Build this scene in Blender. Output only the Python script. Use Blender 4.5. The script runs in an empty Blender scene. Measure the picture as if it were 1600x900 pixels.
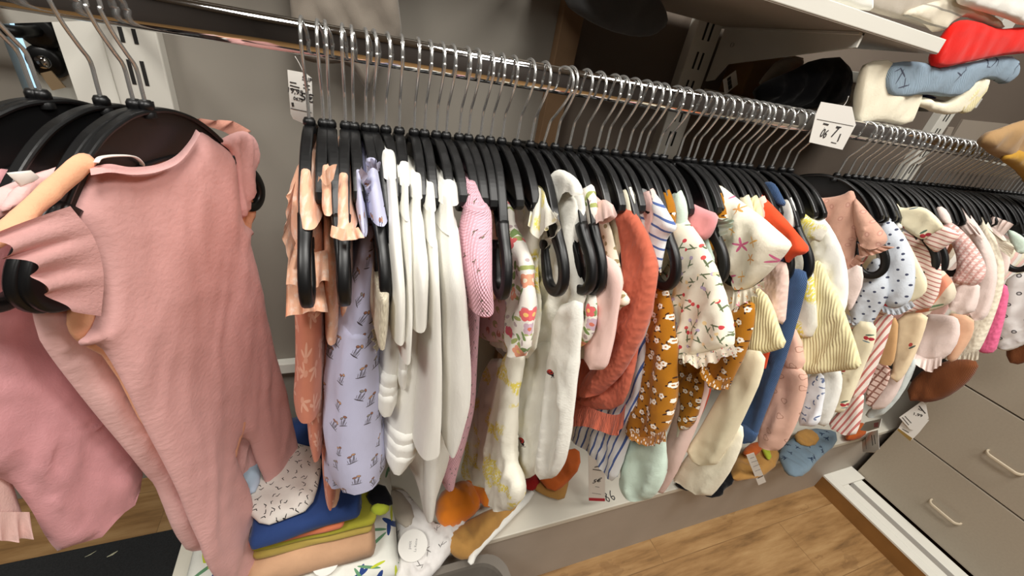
import bpy, bmesh, math, random
import numpy as np
from mathutils import Vector, Matrix, noise
from mathutils.geometry import delaunay_2d_cdt

scene = bpy.context.scene
col = scene.collection
H = 1.25                                   # camera height above the floor
FPX = 641.0                                # focal length in pixels of the 1600 px frame
ROT = np.array([[0.92936956, -0.33013454, 0.16517688],
                [-0.03634942, -0.52711738, -0.84901472],
                [0.36735669, 0.78304435, -0.50188704]])   # world -> camera (right, down, forward)

# ------------------------------------------------------------------ camera
cam_data = bpy.data.cameras.new('camera')
cam = bpy.data.objects.new('camera', cam_data)
col.objects.link(cam)
cam_data.sensor_width = 36.0
cam_data.lens = FPX / 1600.0 * 36.0
cam_data.clip_start = 0.02
r_, d_, f_ = ROT
cam.matrix_world = Matrix(((r_[0], -d_[0], -f_[0], 0.0), (r_[1], -d_[1], -f_[1], 0.0),
                           (r_[2], -d_[2], -f_[2], H), (0, 0, 0, 1)))
scene.camera = cam
scene.view_settings.view_transform = 'Standard'
scene.view_settings.look = 'None'
scene.view_settings.gamma = 1.0
scene.view_settings.use_curve_mapping = False
scene.view_settings.exposure = 0.42

world = bpy.data.worlds.new('world')
scene.world = world
world.use_nodes = True
world.node_tree.nodes['Background'].inputs[0].default_value = (0.9, 0.95, 1.0, 1)
world.node_tree.nodes['Background'].inputs[1].default_value = 0.1


def area(name, loc, sx, sy, energy, colour, rot=(0, 0, 0)):
    l = bpy.data.lights.new(name, 'AREA')
    l.shape = 'RECTANGLE'
    l.size, l.size_y, l.energy, l.color = sx, sy, energy, colour
    o = bpy.data.objects.new(name, l)
    o.location, o.rotation_euler = loc, rot
    col.objects.link(o)
    return o


WARM = (1.0, 0.97, 0.915)
PANELS = [(-1.1, -0.4, 23), (0.3, -0.3, 21), (1.5, -0.35, 21), (0.5, -1.7, 15)]  # last one is an added fill lamp for the bench and garment fronts
for px_, py_, en_ in PANELS:
    area('ceiling_and_fill_light', (px_, py_, 2.57), 0.58, 0.58, en_, WARM)


# ------------------------------------------------------------------ pixel -> place
def ray(px, py):
    return ROT.T @ np.array([px - 800.0, py - 450.0, FPX])


def onY(px, py, Y):
    r = ray(px, py)
    p = r * (Y / r[1])
    return Vector((p[0], p[1], p[2] + H))


def onX(px, py, X):
    r = ray(px, py)
    p = r * (X / r[0])
    return Vector((p[0], p[1], p[2] + H))


def onZ(px, py, z):
    r = ray(px, py)
    p = r * ((z - H) / r[2])
    return Vector((p[0], p[1], p[2] + H))


def on_plane(px, py, o, n):
    r = Vector(ray(px, py))
    c = Vector((0, 0, H))
    t = (o - c).dot(n) / r.dot(n)
    return c + r * t


# ------------------------------------------------------------------ objects
def tag(o, label=None, cat=None, group=None, kind=None):
    if label:
        o['label'] = label
    if cat:
        o['category'] = cat
    if group:
        o['group'] = group
    if kind:
        o['kind'] = kind
    return o


def empty(name, loc, rotz=0.0):
    o = bpy.data.objects.new(name, None)
    o.empty_display_size = 0.05
    o.location = loc
    o.rotation_euler = (0, 0, rotz)
    col.objects.link(o)
    return o


EDGE = [None]


def link_mesh(name, verts, faces, mat=None, parent=None, smooth=True, uv=None, recalc=False):
    me = bpy.data.meshes.new(name)
    me.from_pydata([tuple(v) for v in verts], [], faces)
    if uv is not None:
        lay = me.uv_layers.new(name='UVMap')
        li = np.empty(len(me.loops), dtype=np.int32)
        me.loops.foreach_get('vertex_index', li)
        lay.data.foreach_set('uv', np.asarray(uv, dtype=np.float32)[li].ravel())
    if recalc:
        bm = bmesh.new()
        bm.from_mesh(me)
        bmesh.ops.recalc_face_normals(bm, faces=bm.faces)
        bm.to_mesh(me)
        bm.free()
    if smooth:
        me.polygons.foreach_set('use_smooth', [True] * len(me.polygons))
    if EDGE and EDGE[0] is not None and len(EDGE[0]) == len(me.vertices):
        at = me.attributes.new('edge', 'FLOAT', 'POINT')
        at.data.foreach_set('value', np.asarray(EDGE[0], dtype=np.float32))
    EDGE[0] = None
    me.update()
    o = bpy.data.objects.new(name, me)
    if mat:
        me.materials.append(mat)
    col.objects.link(o)
    if parent:
        o.parent = parent
    return o


class MB:
    """collects vertices and faces for one mesh"""

    def __init__(self):
        self.v, self.f, self.uv = [], [], []

    def add(self, verts, faces, uv=None):
        b = len(self.v)
        self.v += [Vector(x) for x in verts]
        self.f += [tuple(i + b for i in q) for q in faces]
        self.uv += list(uv) if uv is not None else [(x[0], x[2]) for x in verts]
        return self

    def box(self, x0, x1, y0, y1, z0, z1, bev=0.0):
        bm = bmesh.new()
        bmesh.ops.create_cube(bm, size=1.0)
        for v in bm.verts:
            v.co = Vector((x0 + (v.co.x + .5) * (x1 - x0), y0 + (v.co.y + .5) * (y1 - y0), z0 + (v.co.z + .5) * (z1 - z0)))
        if bev > 0:
            bmesh.ops.bevel(bm, geom=list(bm.edges), offset=bev, segments=2, affect='EDGES', profile=0.5)
        bm.verts.index_update()
        self.add([v.co.copy() for v in bm.verts], [[v.index for v in f.verts] for f in bm.faces])
        bm.free()
        return self

    def sweep(self, path, section, up=Vector((0, 1, 0)), closed=False, cap=True, scale=None):
        """section: list of (a, b): a along `up`, b across (tangent x up)"""
        n, m = len(path), len(section)
        P = [Vector(p) for p in path]
        verts = []
        for i in range(n):
            if closed:
                t = P[(i + 1) % n] - P[i - 1]
            else:
                t = P[min(i + 1, n - 1)] - P[max(i - 1, 0)]
            t.normalize()
            u = up - t * up.dot(t)
            if u.length < 1e-4:
                u = Vector((1, 0, 0)) - t * t.x
            u.normalize()
            s = t.cross(u)
            k = scale[i] if scale else 1.0
            for a, b in section:
                verts.append(P[i] + u * a * k + s * b * k)
        faces = []
        for i in range(n if closed else n - 1):
            for j in range(m):
                a, b = i * m + j, i * m + (j + 1) % m
                c, d = ((i + 1) % n) * m + (j + 1) % m, ((i + 1) % n) * m + j
                faces.append((a, b, c, d))
        if cap and not closed:
            faces.append(tuple(range(m))[::-1])
            faces.append(tuple((n - 1) * m + j for j in range(m)))
        return self.add(verts, faces)

    def lathe(self, prof, n=24, M=None):
        """prof: (radius, height) about local z"""
        verts, faces = [], []
        k = len(prof)
        for i in range(n):
            a = 2 * math.pi * i / n
            for r, z in prof:
                p = Vector((r * math.cos(a), r * math.sin(a), z))
                verts.append(M @ p if M else p)
        for i in range(n):
            for j in range(k - 1):
                faces.append((i * k + j, ((i + 1) % n) * k + j, ((i + 1) % n) * k + j + 1, i * k + j + 1))
        return self.add(verts, faces)

    def prism(self, poly, axes, o, t):
        """poly of (a,b) in axes[0], axes[1] from o, extruded by t along axes[2]"""
        A, B, C = axes
        n = len(poly)
        v = [o + A * a + B * b for a, b in poly] + [o + A * a + B * b + C * t for a, b in poly]
        f = [tuple(range(n))[::-1], tuple(range(n, 2 * n))]
        f += [(i, (i + 1) % n, n + (i + 1) % n, n + i) for i in range(n)]
        return self.add(v, f)

    def build(self, name, mat, parent=None, smooth=False, recalc=True):
        o = link_mesh(name, self.v, self.f, mat, parent, smooth, uv=[(0, 0)] * len(self.v) if not self.uv else self.uv, recalc=recalc)
        return o


def circ(r, n=10):
    return [(r * math.cos(2 * math.pi * i / n), r * math.sin(2 * math.pi * i / n)) for i in range(n)]


def rrect(a, b, r, k=2):
    """rounded rectangle section, half sizes a, b"""
    out = []
    for cx, cy, s in ((a - r, b - r, 0), (-(a - r), b - r, 90), (-(a - r), -(b - r), 180), (a - r, -(b - r), 270)):
        for i in range(k + 1):
            t = math.radians(s + 90 * i / k)
            out.append((cx + r * math.cos(t), cy + r * math.sin(t)))
    return out


def smooth_path(pts, n=6, closed=False):
    """Catmull-Rom through points of any dimension"""
    P = [np.array(p, float) for p in pts]
    out = []
    m = len(P)
    for i in range(m if closed else m - 1):
        p1, p2 = P[i], P[(i + 1) % m]
        p0 = P[i - 1] if (closed or i > 0) else 2 * p1 - p2
        p3 = P[(i + 2) % m] if (closed or i + 2 < m) else 2 * p2 - p1
        for k in range(n):
            t = k / n
            out.append(0.5 * ((2 * p1) + (-p0 + p2) * t + (2 * p0 - 5 * p1 + 4 * p2 - p3) * t * t + (-p0 + 3 * p1 - 3 * p2 + p3) * t ** 3))
    if not closed:
        out.append(P[-1])
    return out


# ------------------------------------------------------------------ materials
def lin(c):
    return tuple((x / 12.92 if x <= 0.04045 else ((x + 0.055) / 1.055) ** 2.4) for x in (v / 255.0 for v in c)) + (1.0,)


class NB:
    def __init__(self, name):
        self.m = bpy.data.materials.new(name)
        self.m.use_nodes = True
        self.t = self.m.node_tree
        self.b = self.t.nodes['Principled BSDF']

    def n(self, kind, **kw):
        x = self.t.nodes.new(kind)
        for k, v in kw.items():
            setattr(x, k, v)
        return x

    def l(self, a, b):
        self.t.links.new(a, b)

    def mth(self, op, a, b=None, c=None):
        x = self.n('ShaderNodeMath', operation=op)
        for i, q in enumerate((a, b, c)):
            if q is None:
                continue
            if hasattr(q, 'is_linked'):
                self.l(q, x.inputs[i])
            else:
                x.inputs[i].default_value = q
        return x.outputs[0]

    def mix(self, fac, a, b):
        x = self.n('ShaderNodeMix', data_type='RGBA')
        for s, q in ((x.inputs[0], fac), (x.inputs[6], a), (x.inputs[7], b)):
            if hasattr(q, 'is_linked'):
                self.l(q, s)
            else:
                s.default_value = q
        return x.outputs[2]

    def uv(self, scale=1.0):
        c = self.n('ShaderNodeUVMap')
        v = self.n('ShaderNodeVectorMath', operation='MULTIPLY')
        self.l(c.outputs[0], v.inputs[0])
        v.inputs[1].default_value = (scale, scale, scale) if not isinstance(scale, tuple) else scale
        return v.outputs[0]

    def noise(self, vec, scale, detail=3, rough=0.55, dim='3D'):
        x = self.n('ShaderNodeTexNoise', noise_dimensions=dim)
        self.l(vec, x.inputs['Vector'])
        x.inputs['Scale'].default_value = scale
        x.inputs['Detail'].default_value = detail
        x.inputs['Roughness'].default_value = rough
        return x.outputs[0]

    def ramp(self, fac, stops, interp='LINEAR'):
        x = self.n('ShaderNodeValToRGB')
        x.color_ramp.interpolation = interp
        e = x.color_ramp.elements
        while len(e) > 1:
            e.remove(e[-1])
        e[0].position, e[0].color = stops[0]
        for p, c in stops[1:]:
            q = e.new(p)
            q.color = c
        self.l(fac, x.inputs[0])
        return x.outputs[0]

    def ellipse(self, vec, cx, cy, rx, ry, ang=0.0):
        mp = self.n('ShaderNodeMapping', vector_type='TEXTURE')
        self.l(vec, mp.inputs[0])
        mp.inputs['Location'].default_value = (cx, cy, 0)
        mp.inputs['Rotation'].default_value = (0, 0, ang)
        mp.inputs['Scale'].default_value = (rx, ry, 1)
        ln = self.n('ShaderNodeVectorMath', operation='LENGTH')
        self.l(mp.outputs[0], ln.inputs[0])
        return self.mth('LESS_THAN', ln.outputs['Value'], 1.0)

    def scatter(self, base, scale, motifs, jitter=0.7, turn=math.pi * 2, seed=0.0, keep=1.0):
        """motifs: (cx, cy, rx, ry, ang, colour or list of colours) in cell units, one set per cell"""
        uv = self.uv(scale)
        off = self.n('ShaderNodeVectorMath', operation='ADD')
        self.l(uv, off.inputs[0])
        off.inputs[1].default_value = (seed * 7.3 + 50, seed * 3.1 + 50, 0)
        flat = self.n('ShaderNodeVectorMath', operation='MULTIPLY')
        self.l(off.outputs[0], flat.inputs[0])
        flat.inputs[1].default_value = (1, 1, 0)
        vo = self.n('ShaderNodeTexVoronoi', voronoi_dimensions='2D', feature='F1')
        vo.inputs['Scale'].default_value = 1.0
        vo.inputs['Randomness'].default_value = jitter
        self.l(flat.outputs[0], vo.inputs['Vector'])
        loc = self.n('ShaderNodeVectorMath', operation='SUBTRACT')
        self.l(flat.outputs[0], loc.inputs[0])
        self.l(vo.outputs['Position'], loc.inputs[1])
        loc2 = self.n('ShaderNodeVectorMath', operation='MULTIPLY')
        self.l(loc.outputs[0], loc2.inputs[0])
        loc2.inputs[1].default_value = (1, 1, 0)
        sep = self.n('ShaderNodeSeparateColor')
        self.l(vo.outputs['Color'], sep.inputs[0])
        v = loc2.outputs[0]
        if turn:
            ro = self.n('ShaderNodeVectorRotate', rotation_type='Z_AXIS')
            self.l(v, ro.inputs['Vector'])
            self.l(self.mth('MULTIPLY', self.mth('SUBTRACT', sep.outputs[0], 0.5), turn), ro.inputs['Angle'])
            v = ro.outputs[0]
        c = base
        gate = self.mth('LESS_THAN', sep.outputs[2], keep) if keep < 1 else None
        for cx, cy, rx, ry, ang, cc in motifs:
            msk = self.ellipse(v, cx, cy, rx, ry, ang)
            if gate is not None:
                msk = self.mth('MULTIPLY', msk, gate)
            if isinstance(cc, list):
                k = len(cc)
                cc = self.ramp(sep.outputs[1], [(i / k, lin(q)) for i, q in enumerate(cc)], 'CONSTANT')
            else:
                cc = lin(cc)
            c = self.mix(msk, c, cc)
        return c

    def marks(self, base, items):
        """items: (u, v, ru, rv, ang, colour) single marks at places on the cloth (metres)"""
        uv = self.uv(1.0)
        c = base
        for cx, cy, rx, ry, ang, cc in items:
            c = self.mix(self.ellipse(uv, cx, cy, rx, ry, ang), c, lin(cc))
        return c

    def stripes(self, base, colour, pitch, duty, axis=0, wob=0.0):
        sp = self.n('ShaderNodeSeparateXYZ')
        self.l(self.uv(1.0), sp.inputs[0])
        x = sp.outputs[axis]
        fr = self.mth('FRACT', self.mth('DIVIDE', self.mth('ADD', x, 10.0), pitch))
        return self.mix(self.mth('LESS_THAN', fr, duty), base, lin(colour) if isinstance(colour, tuple) else colour)

    def bump(self, h, dist, strength=1.0, hem=False):
        if hem:
            at = self.n('ShaderNodeAttribute', attribute_name='edge')
            g = self.mth('MULTIPLY', self.mth('LESS_THAN', self.mth('ABSOLUTE', self.mth('SUBTRACT', at.outputs['Fac'], 0.0105)), 0.0011), -1.3)
            h = self.mth('ADD', h, g)
        x = self.n('ShaderNodeBump')
        x.inputs['Strength'].default_value = strength
        x.inputs['Distance'].default_value = dist
        self.l(h, x.inputs['Height'])
        self.l(x.outputs[0], self.b.inputs['Normal'])

    def done(self, c=None, rough=0.9, metal=0.0, sheen=0.0, spec=0.3):
        if c is not None:
            if hasattr(c, 'is_linked'):
                self.l(c, self.b.inputs['Base Color'])
            else:
                self.b.inputs['Base Color'].default_value = c
        self.b.inputs['Roughness'].default_value = rough
        self.b.inputs['Metallic'].default_value = metal
        self.b.inputs['Specular IOR Level'].default_value = spec
        if sheen:
            self.b.inputs['Sheen Weight'].default_value = sheen
        return self.m


def plain(name, rgb, rough=0.6, metal=0.0, spec=0.4, grain=0.0, gs=40):
    m = NB(name)
    c = lin(rgb)
    if grain:
        co = m.n('ShaderNodeTexCoord')
        f = m.noise(co.outputs['Object'], gs, 4)
        dk = tuple(x * (1 - grain) for x in c[:3]) + (1,)
        lt = tuple(min(1, x * (1 + grain * .6)) for x in c[:3]) + (1,)
        c = m.ramp(f, [(0.3, dk), (0.7, lt)])
    return m.done(c, rough, metal, 0, spec)


def cloth(name, rgb, weave='plain', pattern=None, sheen=0.15, tone=0.06):
    """woven or knitted cloth; pattern(nb, base colour) -> colour; weave picks the surface relief"""
    m = NB(name)
    c = lin(rgb)
    if tone:
        f = m.noise(m.uv(1.0), 35, 3)
        c = m.ramp(f, [(0.25, tuple(x * (1 - tone) for x in c[:3]) + (1,)), (0.75, tuple(min(1, x * (1 + tone)) for x in c[:3]) + (1,))])
    if pattern:
        c = pattern(m, c)
    uv = m.uv(1.0)
    if weave == 'plain':
        h = m.mth('ADD', m.mth('MULTIPLY', m.noise(uv, 700, 2), 0.35), m.noise(m.uv((60, 25, 1)), 1, 4))
        m.bump(h, 0.0012, 0.5, True)
    elif weave == 'gauze':
        h = m.mth('ADD', m.mth('MULTIPLY', m.noise(uv, 420, 2), 0.4), m.noise(m.uv((110, 45, 1)), 1, 5, 0.7))
        m.bump(h, 0.0016, 0.5, True)
    elif weave == 'rib':
        sp = m.n('ShaderNodeSeparateXYZ')
        m.l(uv, sp.inputs[0])
        lean = m.mth('ADD', sp.outputs[0], m.mth('MULTIPLY', sp.outputs[1], 0.5))
        s = m.mth('SINE', m.mth('ADD', m.mth('MULTIPLY', lean, 2 * math.pi / 0.0044), m.mth('MULTIPLY', m.noise(uv, 14, 2), 4)))
        c = m.mix(m.mth('LESS_THAN', s, -0.35), c, lin(tuple(int(x * 0.95) for x in rgb)))
        m.bump(s, 0.0007, 0.6)
    elif weave == 'cord':
        sp = m.n('ShaderNodeSeparateXYZ')
        m.l(uv, sp.inputs[0])
        lean = m.mth('ADD', sp.outputs[0], m.mth('MULTIPLY', sp.outputs[1], 0.9))
        s = m.mth('SINE', m.mth('MULTIPLY', lean, 2 * math.pi / 0.0030))
        m.bump(m.mth('ADD', s, m.mth('MULTIPLY', m.noise(uv, 30, 3), 5)), 0.0006, 0.5)
    elif weave == 'waffle':
        sp = m.n('ShaderNodeSeparateXYZ')
        m.l(uv, sp.inputs[0])
        a = m.mth('SINE', m.mth('MULTIPLY', sp.outputs[0], 2 * math.pi / 0.0060))
        b = m.mth('SINE', m.mth('MULTIPLY', sp.outputs[1], 2 * math.pi / 0.0060))
        m.bump(m.mth('ADD', m.mth('MULTIPLY', a, b), m.mth('MULTIPLY', m.noise(uv, 40, 3), 2)), 0.0012, 0.7)
    elif weave == 'pointelle':
        sp = m.n('ShaderNodeSeparateXYZ')
        m.l(uv, sp.inputs[0])
        zig = m.mth('ABSOLUTE', m.mth('SUBTRACT', m.mth('FRACT', m.mth('DIVIDE', sp.outputs[0], 0.010)), 0.5))
        k = m.mth('FRACT', m.mth('ADD', m.mth('DIVIDE', sp.outputs[1], 0.0075), zig))
        wob = m.noise(uv, 160, 3)
        h = m.mth('ADD', m.mth('MULTIPLY', m.mth('GREATER_THAN', m.mth('ADD', k, m.mth('MULTIPLY', wob, 0.7)), 0.95), 0.55), m.mth('MULTIPLY', wob, 1.2))
        m.bump(h, 0.0010, 0.55)
    elif weave == 'crinkle':
        vo = m.n('ShaderNodeTexVoronoi', voronoi_dimensions='2D', feature='SMOOTH_F1')
        vo.inputs['Scale'].default_value = 1.0
        m.l(m.uv((210, 110, 1)), vo.inputs['Vector'])
        h = m.mth('ADD', vo.outputs['Distance'], m.noise(m.uv((70, 20, 1)), 1, 3))
        m.bump(h, 0.0020, 0.7)
    elif weave == 'denim':
        sp = m.n('ShaderNodeSeparateXYZ')
        m.l(uv, sp.inputs[0])
        s = m.mth('SINE', m.mth('MULTIPLY', m.mth('ADD', sp.outputs[0], sp.outputs[1]), 2 * math.pi / 0.002))
        m.bump(m.mth('ADD', s, m.mth('MULTIPLY', m.noise(uv, 60, 3), 3)), 0.0006, 0.6)
    return m.done(c, 0.92, 0.0, sheen, 0.15)


# ------------------------------------------------------------------ the setting
def wood_floor():
    m = NB('oak_planks')
    co = m.n('ShaderNodeTexCoord')
    br = m.n('ShaderNodeTexBrick')
    m.l(co.outputs['Object'], br.inputs['Vector'])
    br.offset = 0.37
    br.inputs['Scale'].default_value = 1.0
    br.inputs['Brick Width'].default_value = 1.35
    br.inputs['Row Height'].default_value = 0.19
    br.inputs['Mortar Size'].default_value = 0.0012
    br.inputs['Color1'].default_value = (0.2, 0.2, 0.2, 1)
    br.inputs['Color2'].default_value = (0.8, 0.8, 0.8, 1)
    br.inputs['Mortar'].default_value = (0, 0, 0, 1)
    mp = m.n('ShaderNodeMapping')
    m.l(co.outputs['Object'], mp.inputs[0])
    mp.inputs['Scale'].default_value = (2.2, 16, 1)
    ad = m.n('ShaderNodeVectorMath', operation='ADD')
    m.l(mp.outputs[0], ad.inputs[0])
    m.l(br.outputs['Color'], ad.inputs[1])
    g = m.noise(ad.outputs[0], 2.0, 6, 0.62)
    mp2 = m.n('ShaderNodeMapping')
    m.l(co.outputs['Object'], mp2.inputs[0])
    mp2.inputs['Scale'].default_value = (3.0, 7, 1)
    kn = m.noise(mp2.outputs[0], 1.6, 4, 0.6)
    c = m.ramp(g, [(0.28, lin((104, 76, 46))), (0.45, lin((148, 112, 70))), (0.58, lin((164, 128, 84))), (0.75, lin((180, 146, 100)))])
    c = m.mix(m.mth('MULTIPLY', m.mth('GREATER_THAN', kn, 0.62), 0.3), c, lin((110, 78, 46)))
    c = m.mix(m.mth('MULTIPLY', br.outputs['Fac'], 0.45), c, lin((88, 60, 34)))
    m.bump(g, 0.0006, 0.4)
    return m.done(c, 0.48, 0, 0, 0.4)


M_floor = wood_floor()
M_wall = plain('painted_wall', (140, 134, 124), 0.8, grain=0.05, gs=3)
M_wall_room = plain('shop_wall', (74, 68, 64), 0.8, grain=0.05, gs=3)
M_ceil = plain('ceiling_white', (150, 147, 142), 0.8)
M_white = plain('white_melamine', (226, 224, 214), 0.42, grain=0.03, gs=8)
M_under = plain('greige_shade_tone', (150, 139, 126), 0.6, grain=0.05, gs=6)  # darker tone that holds the shade below the shelves; wall plates share it
M_metal = plain('white_metal', (205, 202, 192), 0.45, grain=0.03, gs=10)
M_dark = plain('dark_slot', (26, 24, 22), 0.8)
M_plinth = plain('greige_panel', (176, 166, 154), 0.5, grain=0.10, gs=5)
M_top = plain('bench_top_white', (222, 217, 202), 0.5, grain=0.04, gs=6)
M_mat = plain('charcoal_mat', (40, 41, 42), 0.95, grain=0.35, gs=400)
M_dresser = plain('greige_drawer_front', (172, 161, 144), 0.5, grain=0.04, gs=160)
M_handle = plain('cream_metal', (206, 192, 168), 0.4)
M_chrome = plain('chrome', (225, 225, 225), 0.07, 1.0)
M_wire = plain('chrome_wire', (208, 208, 206), 0.26, 0.82)
M_black = plain('black_plastic', (15, 15, 16), 0.38, spec=0.45)
M_wood = plain('oak_edge', (142, 100, 52), 0.55, grain=0.2, gs=9)
M_recess = plain('brown_recess', (92, 62, 38), 0.7, grain=0.2, gs=12)
M_batten = plain('brown_batten', (128, 100, 72), 0.7, grain=0.15, gs=12)
M_door = plain('door_white', (214, 214, 204), 0.5, grain=0.03, gs=4)
M_bin = plain('grey_bin_plastic', (120, 113, 104), 0.5)
M_paper = plain('tag_paper', (232, 229, 222), 0.7)
M_ink = plain('tag_ink', (58, 55, 54), 0.7)
M_card = plain('cardboard', (134, 98, 58), 0.8, grain=0.15, gs=20)

XB, YW, YR = 0.70, 0.78, 0.50


def struct(name, mb, mat):
    o = mb.build(name, mat)
    o['kind'] = 'structure'
    return o


struct('floor', MB().box(-2.7, 2.4, -2.7, 1.2, -0.05, 0.0), M_floor)
struct('ceiling', MB().box(-2.7, 2.4, -2.7, 1.2, 2.6, 2.65), M_ceil)
struct('wall_back', MB().box(-0.33, 2.4, YW, 0.90, 0.0, 2.6), M_wall)
M_panel = plain('taupe_shaded_panel', (98, 87, 77), 0.8, grain=0.05, gs=3)
struct('trim_3', MB().box(0.392, 2.3, YW - 0.002, YW, 0.30, 2.0), M_panel)              # darker panel right of the batten, shade behind the rail put into its colour
struct('wall_left', MB().box(-2.7, -2.6, -2.7, 1.2, 0.0, 2.6), M_wall_room)
struct('wall_right', MB().box(2.3, 2.4, -2.7, YW, 0.0, 2.6), M_wall_room)
struct('wall_front', MB().box(-2.6, 2.3, -2.7, -2.6, 0.0, 2.6), M_wall_room)
struct('wall_door_side', MB().box(-2.6, -0.505, 1.0, 1.1, 0.0, 2.6).box(-0.505, 0.5, 1.0, 1.1, 2.08, 2.6), M_wall)
m = NB('door_edge_glow')
m.b.inputs['Base Color'].default_value = lin((160, 200, 230))
m.b.inputs['Emission Color'].default_value = lin((178, 216, 244))
m.b.inputs['Emission Strength'].default_value = 0.9
struct('daylight_glow_1', MB().box(-0.504, -0.487, 1.03, 1.04, 0.02, 2.07), m.m)  # glowing strip stands in for daylight reflected beside the door
dr = struct('door_1', MB().box(-0.486, 0.3, 1.01, 1.05, 0.01, 2.07, 0.002), M_door)
# door furniture: two black roses, a lever and a chrome cylinder with its key
ctr = onY(63, 48, 1.0)
Mr = Matrix.Translation(ctr) @ Matrix.Rotation(math.pi / 2, 4, 'X')
b = MB().lathe([(0.0, 0.012), (0.018, 0.012), (0.026, 0.008), (0.027, -0.008)], 28, Mr)
b.build('rose', M_black, dr, True)
lv = [ctr + Vector((0, 0, 0)), ctr + Vector((0, -0.045, 0)), ctr + Vector((-0.02, -0.058, 0)), ctr + Vector((-0.12, -0.058, 0.004))]
MB().sweep(smooth_path(lv, 5), circ(0.0085, 10), up=Vector((0, 0, 1))).build('door_lever', M_black, dr, True)
ctr2 = onY(74, 96, 1.0)
Mr = Matrix.Translation(ctr2) @ Matrix.Rotation(math.pi / 2, 4, 'X')
MB().lathe([(0.0, 0.010), (0.018, 0.010), (0.025, 0.006), (0.026, -0.008)], 28, Mr).build('rose', M_black, dr, True)
MB().lathe([(0.0, 0.016), (0.0095, 0.016), (0.0095, 0.0)], 18, Mr).build('lock_cylinder', M_chrome, dr, True)
kb = MB().box(ctr2.x - 0.0012, ctr2.x + 0.0012, 0.968, 0.985, ctr2.z - 0.006, ctr2.z + 0.003)
kb.lathe([(0.0, 0.0012), (0.011, 0.0012), (0.011, -0.0012), (0.0, -0.0012)], 16, Matrix.Translation((ctr2.x, 0.958, ctr2.z - 0.004)) @ Matrix.Rotation(math.pi / 2, 4, 'Y'))
ky = kb.build('key', M_chrome, None)
tag(ky, 'chrome key standing in the door lock below the black lever', 'key')
kf = MB()
kf.prism([(-0.008, 0.0), (0.008, 0.0), (0.010, -0.026), (-0.010, -0.026)], (Vector((0.93, 0, 0.36)), Vector((-0.36, 0, 0.93)), Vector((0, 1, 0))), Vector((ctr2.x + 0.012, 0.958, ctr2.z - 0.010)), 0.003)
tag(kf.build('key_fob', plain('tan_fob', (150, 128, 98), 0.6)), 'small tan key fob dangling from the key in the door', 'key fob')

struct('trim_1', MB().box(-0.28, 0.05, YW - 0.02, YW, 0.565, 0.592, 0.002), M_white)          # white ledge on the wall
struct('trim_4', MB().box(-0.332, -0.286, YW - 0.020, YW, 0.0, 2.2, 0.001), M_white)             # white pilaster at the wall's end
struct('trim_2', MB().box(0.352, 0.392, YW - 0.022, YW, 0.30, 1.90, 0.001), M_batten)           # brown batten

mt = MB().box(-1.6, -0.345, -0.4, 0.815, 0.0, 0.009, 0.003).build('floor_mat', M_mat)
tag(mt, 'charcoal door mat on the oak floor left of the white bench', 'mat')
rnd = random.Random(4)
for (qx, qy), nm in (((142, 866), 'thin pale'), ((176, 866), 'wider pale')):
    p = onZ(qx, qy, 0.0105)
    w = 0.0012 if nm[0] == 't' else 0.0025
    fl = MB().sweep([p + Vector((-0.010, -0.004, 0)), p, p + Vector((0.008, 0.006, 0))], rrect(0.0009, w, 0.0008, 1), up=Vector((0, 0, 1)), scale=[0.3, 1, 0.3])
    tag(fl.build('straw_bit', plain('straw_' + nm[0], (190, 188, 160), 0.8)), nm + ' scrap of straw lying on the charcoal mat', 'debris')

# bench under the clothes
pl = empty('display_bench', (-0.337, 0.451, 0.0))
tag(pl, 'long low display bench with white top and greige front under the clothes rail', 'bench')


def rel(mb, root):
    inv = Matrix.Rotation(-root.rotation_euler[2], 4, 'Z') @ Matrix.Translation(-Vector(root.location))
    mb.v = [inv @ v for v in mb.v]
    return mb


rel(MB().box(-0.337, 2.29, 0.447, 0.775, 0.262, 0.280, 0.002), pl).build('bench_top', M_top, pl)
rel(MB().box(-0.33, 2.285, 0.452, 0.468, 0.0, 0.262).box(-0.33, -0.312, 0.468, 0.77, 0.0, 0.262), pl).build('front_panel', M_plinth, pl)


def text_mesh(s, size, depth=0.0004, bold=0.0):
    cu = bpy.data.curves.new('lettering', 'FONT')
    cu.body = s
    cu.size = size
    cu.align_x, cu.align_y = 'CENTER', 'CENTER'
    cu.extrude = depth
    cu.offset = bold
    cu.resolution_u = 3
    o = bpy.data.objects.new('lettering', cu)
    me = bpy.data.meshes.new_from_object(o)
    v = [x.co.copy() for x in me.vertices]
    f = [tuple(p.vertices) for p in me.polygons]
    bpy.data.objects.remove(o)
    bpy.data.curves.remove(cu)
    bpy.data.meshes.remove(me)
    return v, f


# hand-written 86 on the bench top
c0 = onZ(952, 776, 0.2805)
dirx = (onZ(962, 772, 0.2805) - onZ(942, 779, 0.2805)).normalized()
diry = Vector((-dirx.y, dirx.x, 0))
hw = MB()


def stroke(pts, w=0.0013):
    hw.sweep([c0 + dirx * a + diry * b_ for a, b_ in smooth_path(pts, 6)], rrect(0.0003, w, 0.0002, 1), up=Vector((0, 0, 1)))


stroke([(-0.004, 0.010), (-0.009, 0.013), (-0.013, 0.009), (-0.009, 0.003), (-0.004, -0.004), (-0.008, -0.011), (-0.013, -0.006), (-0.009, 0.002), (-0.003, 0.009)])
stroke([(0.013, 0.014), (0.007, 0.006), (0.004, -0.004), (0.007, -0.011), (0.012, -0.008), (0.012, -0.002), (0.006, -0.002)])
rel(hw, pl).build('size_marking', M_ink, pl)

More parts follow.
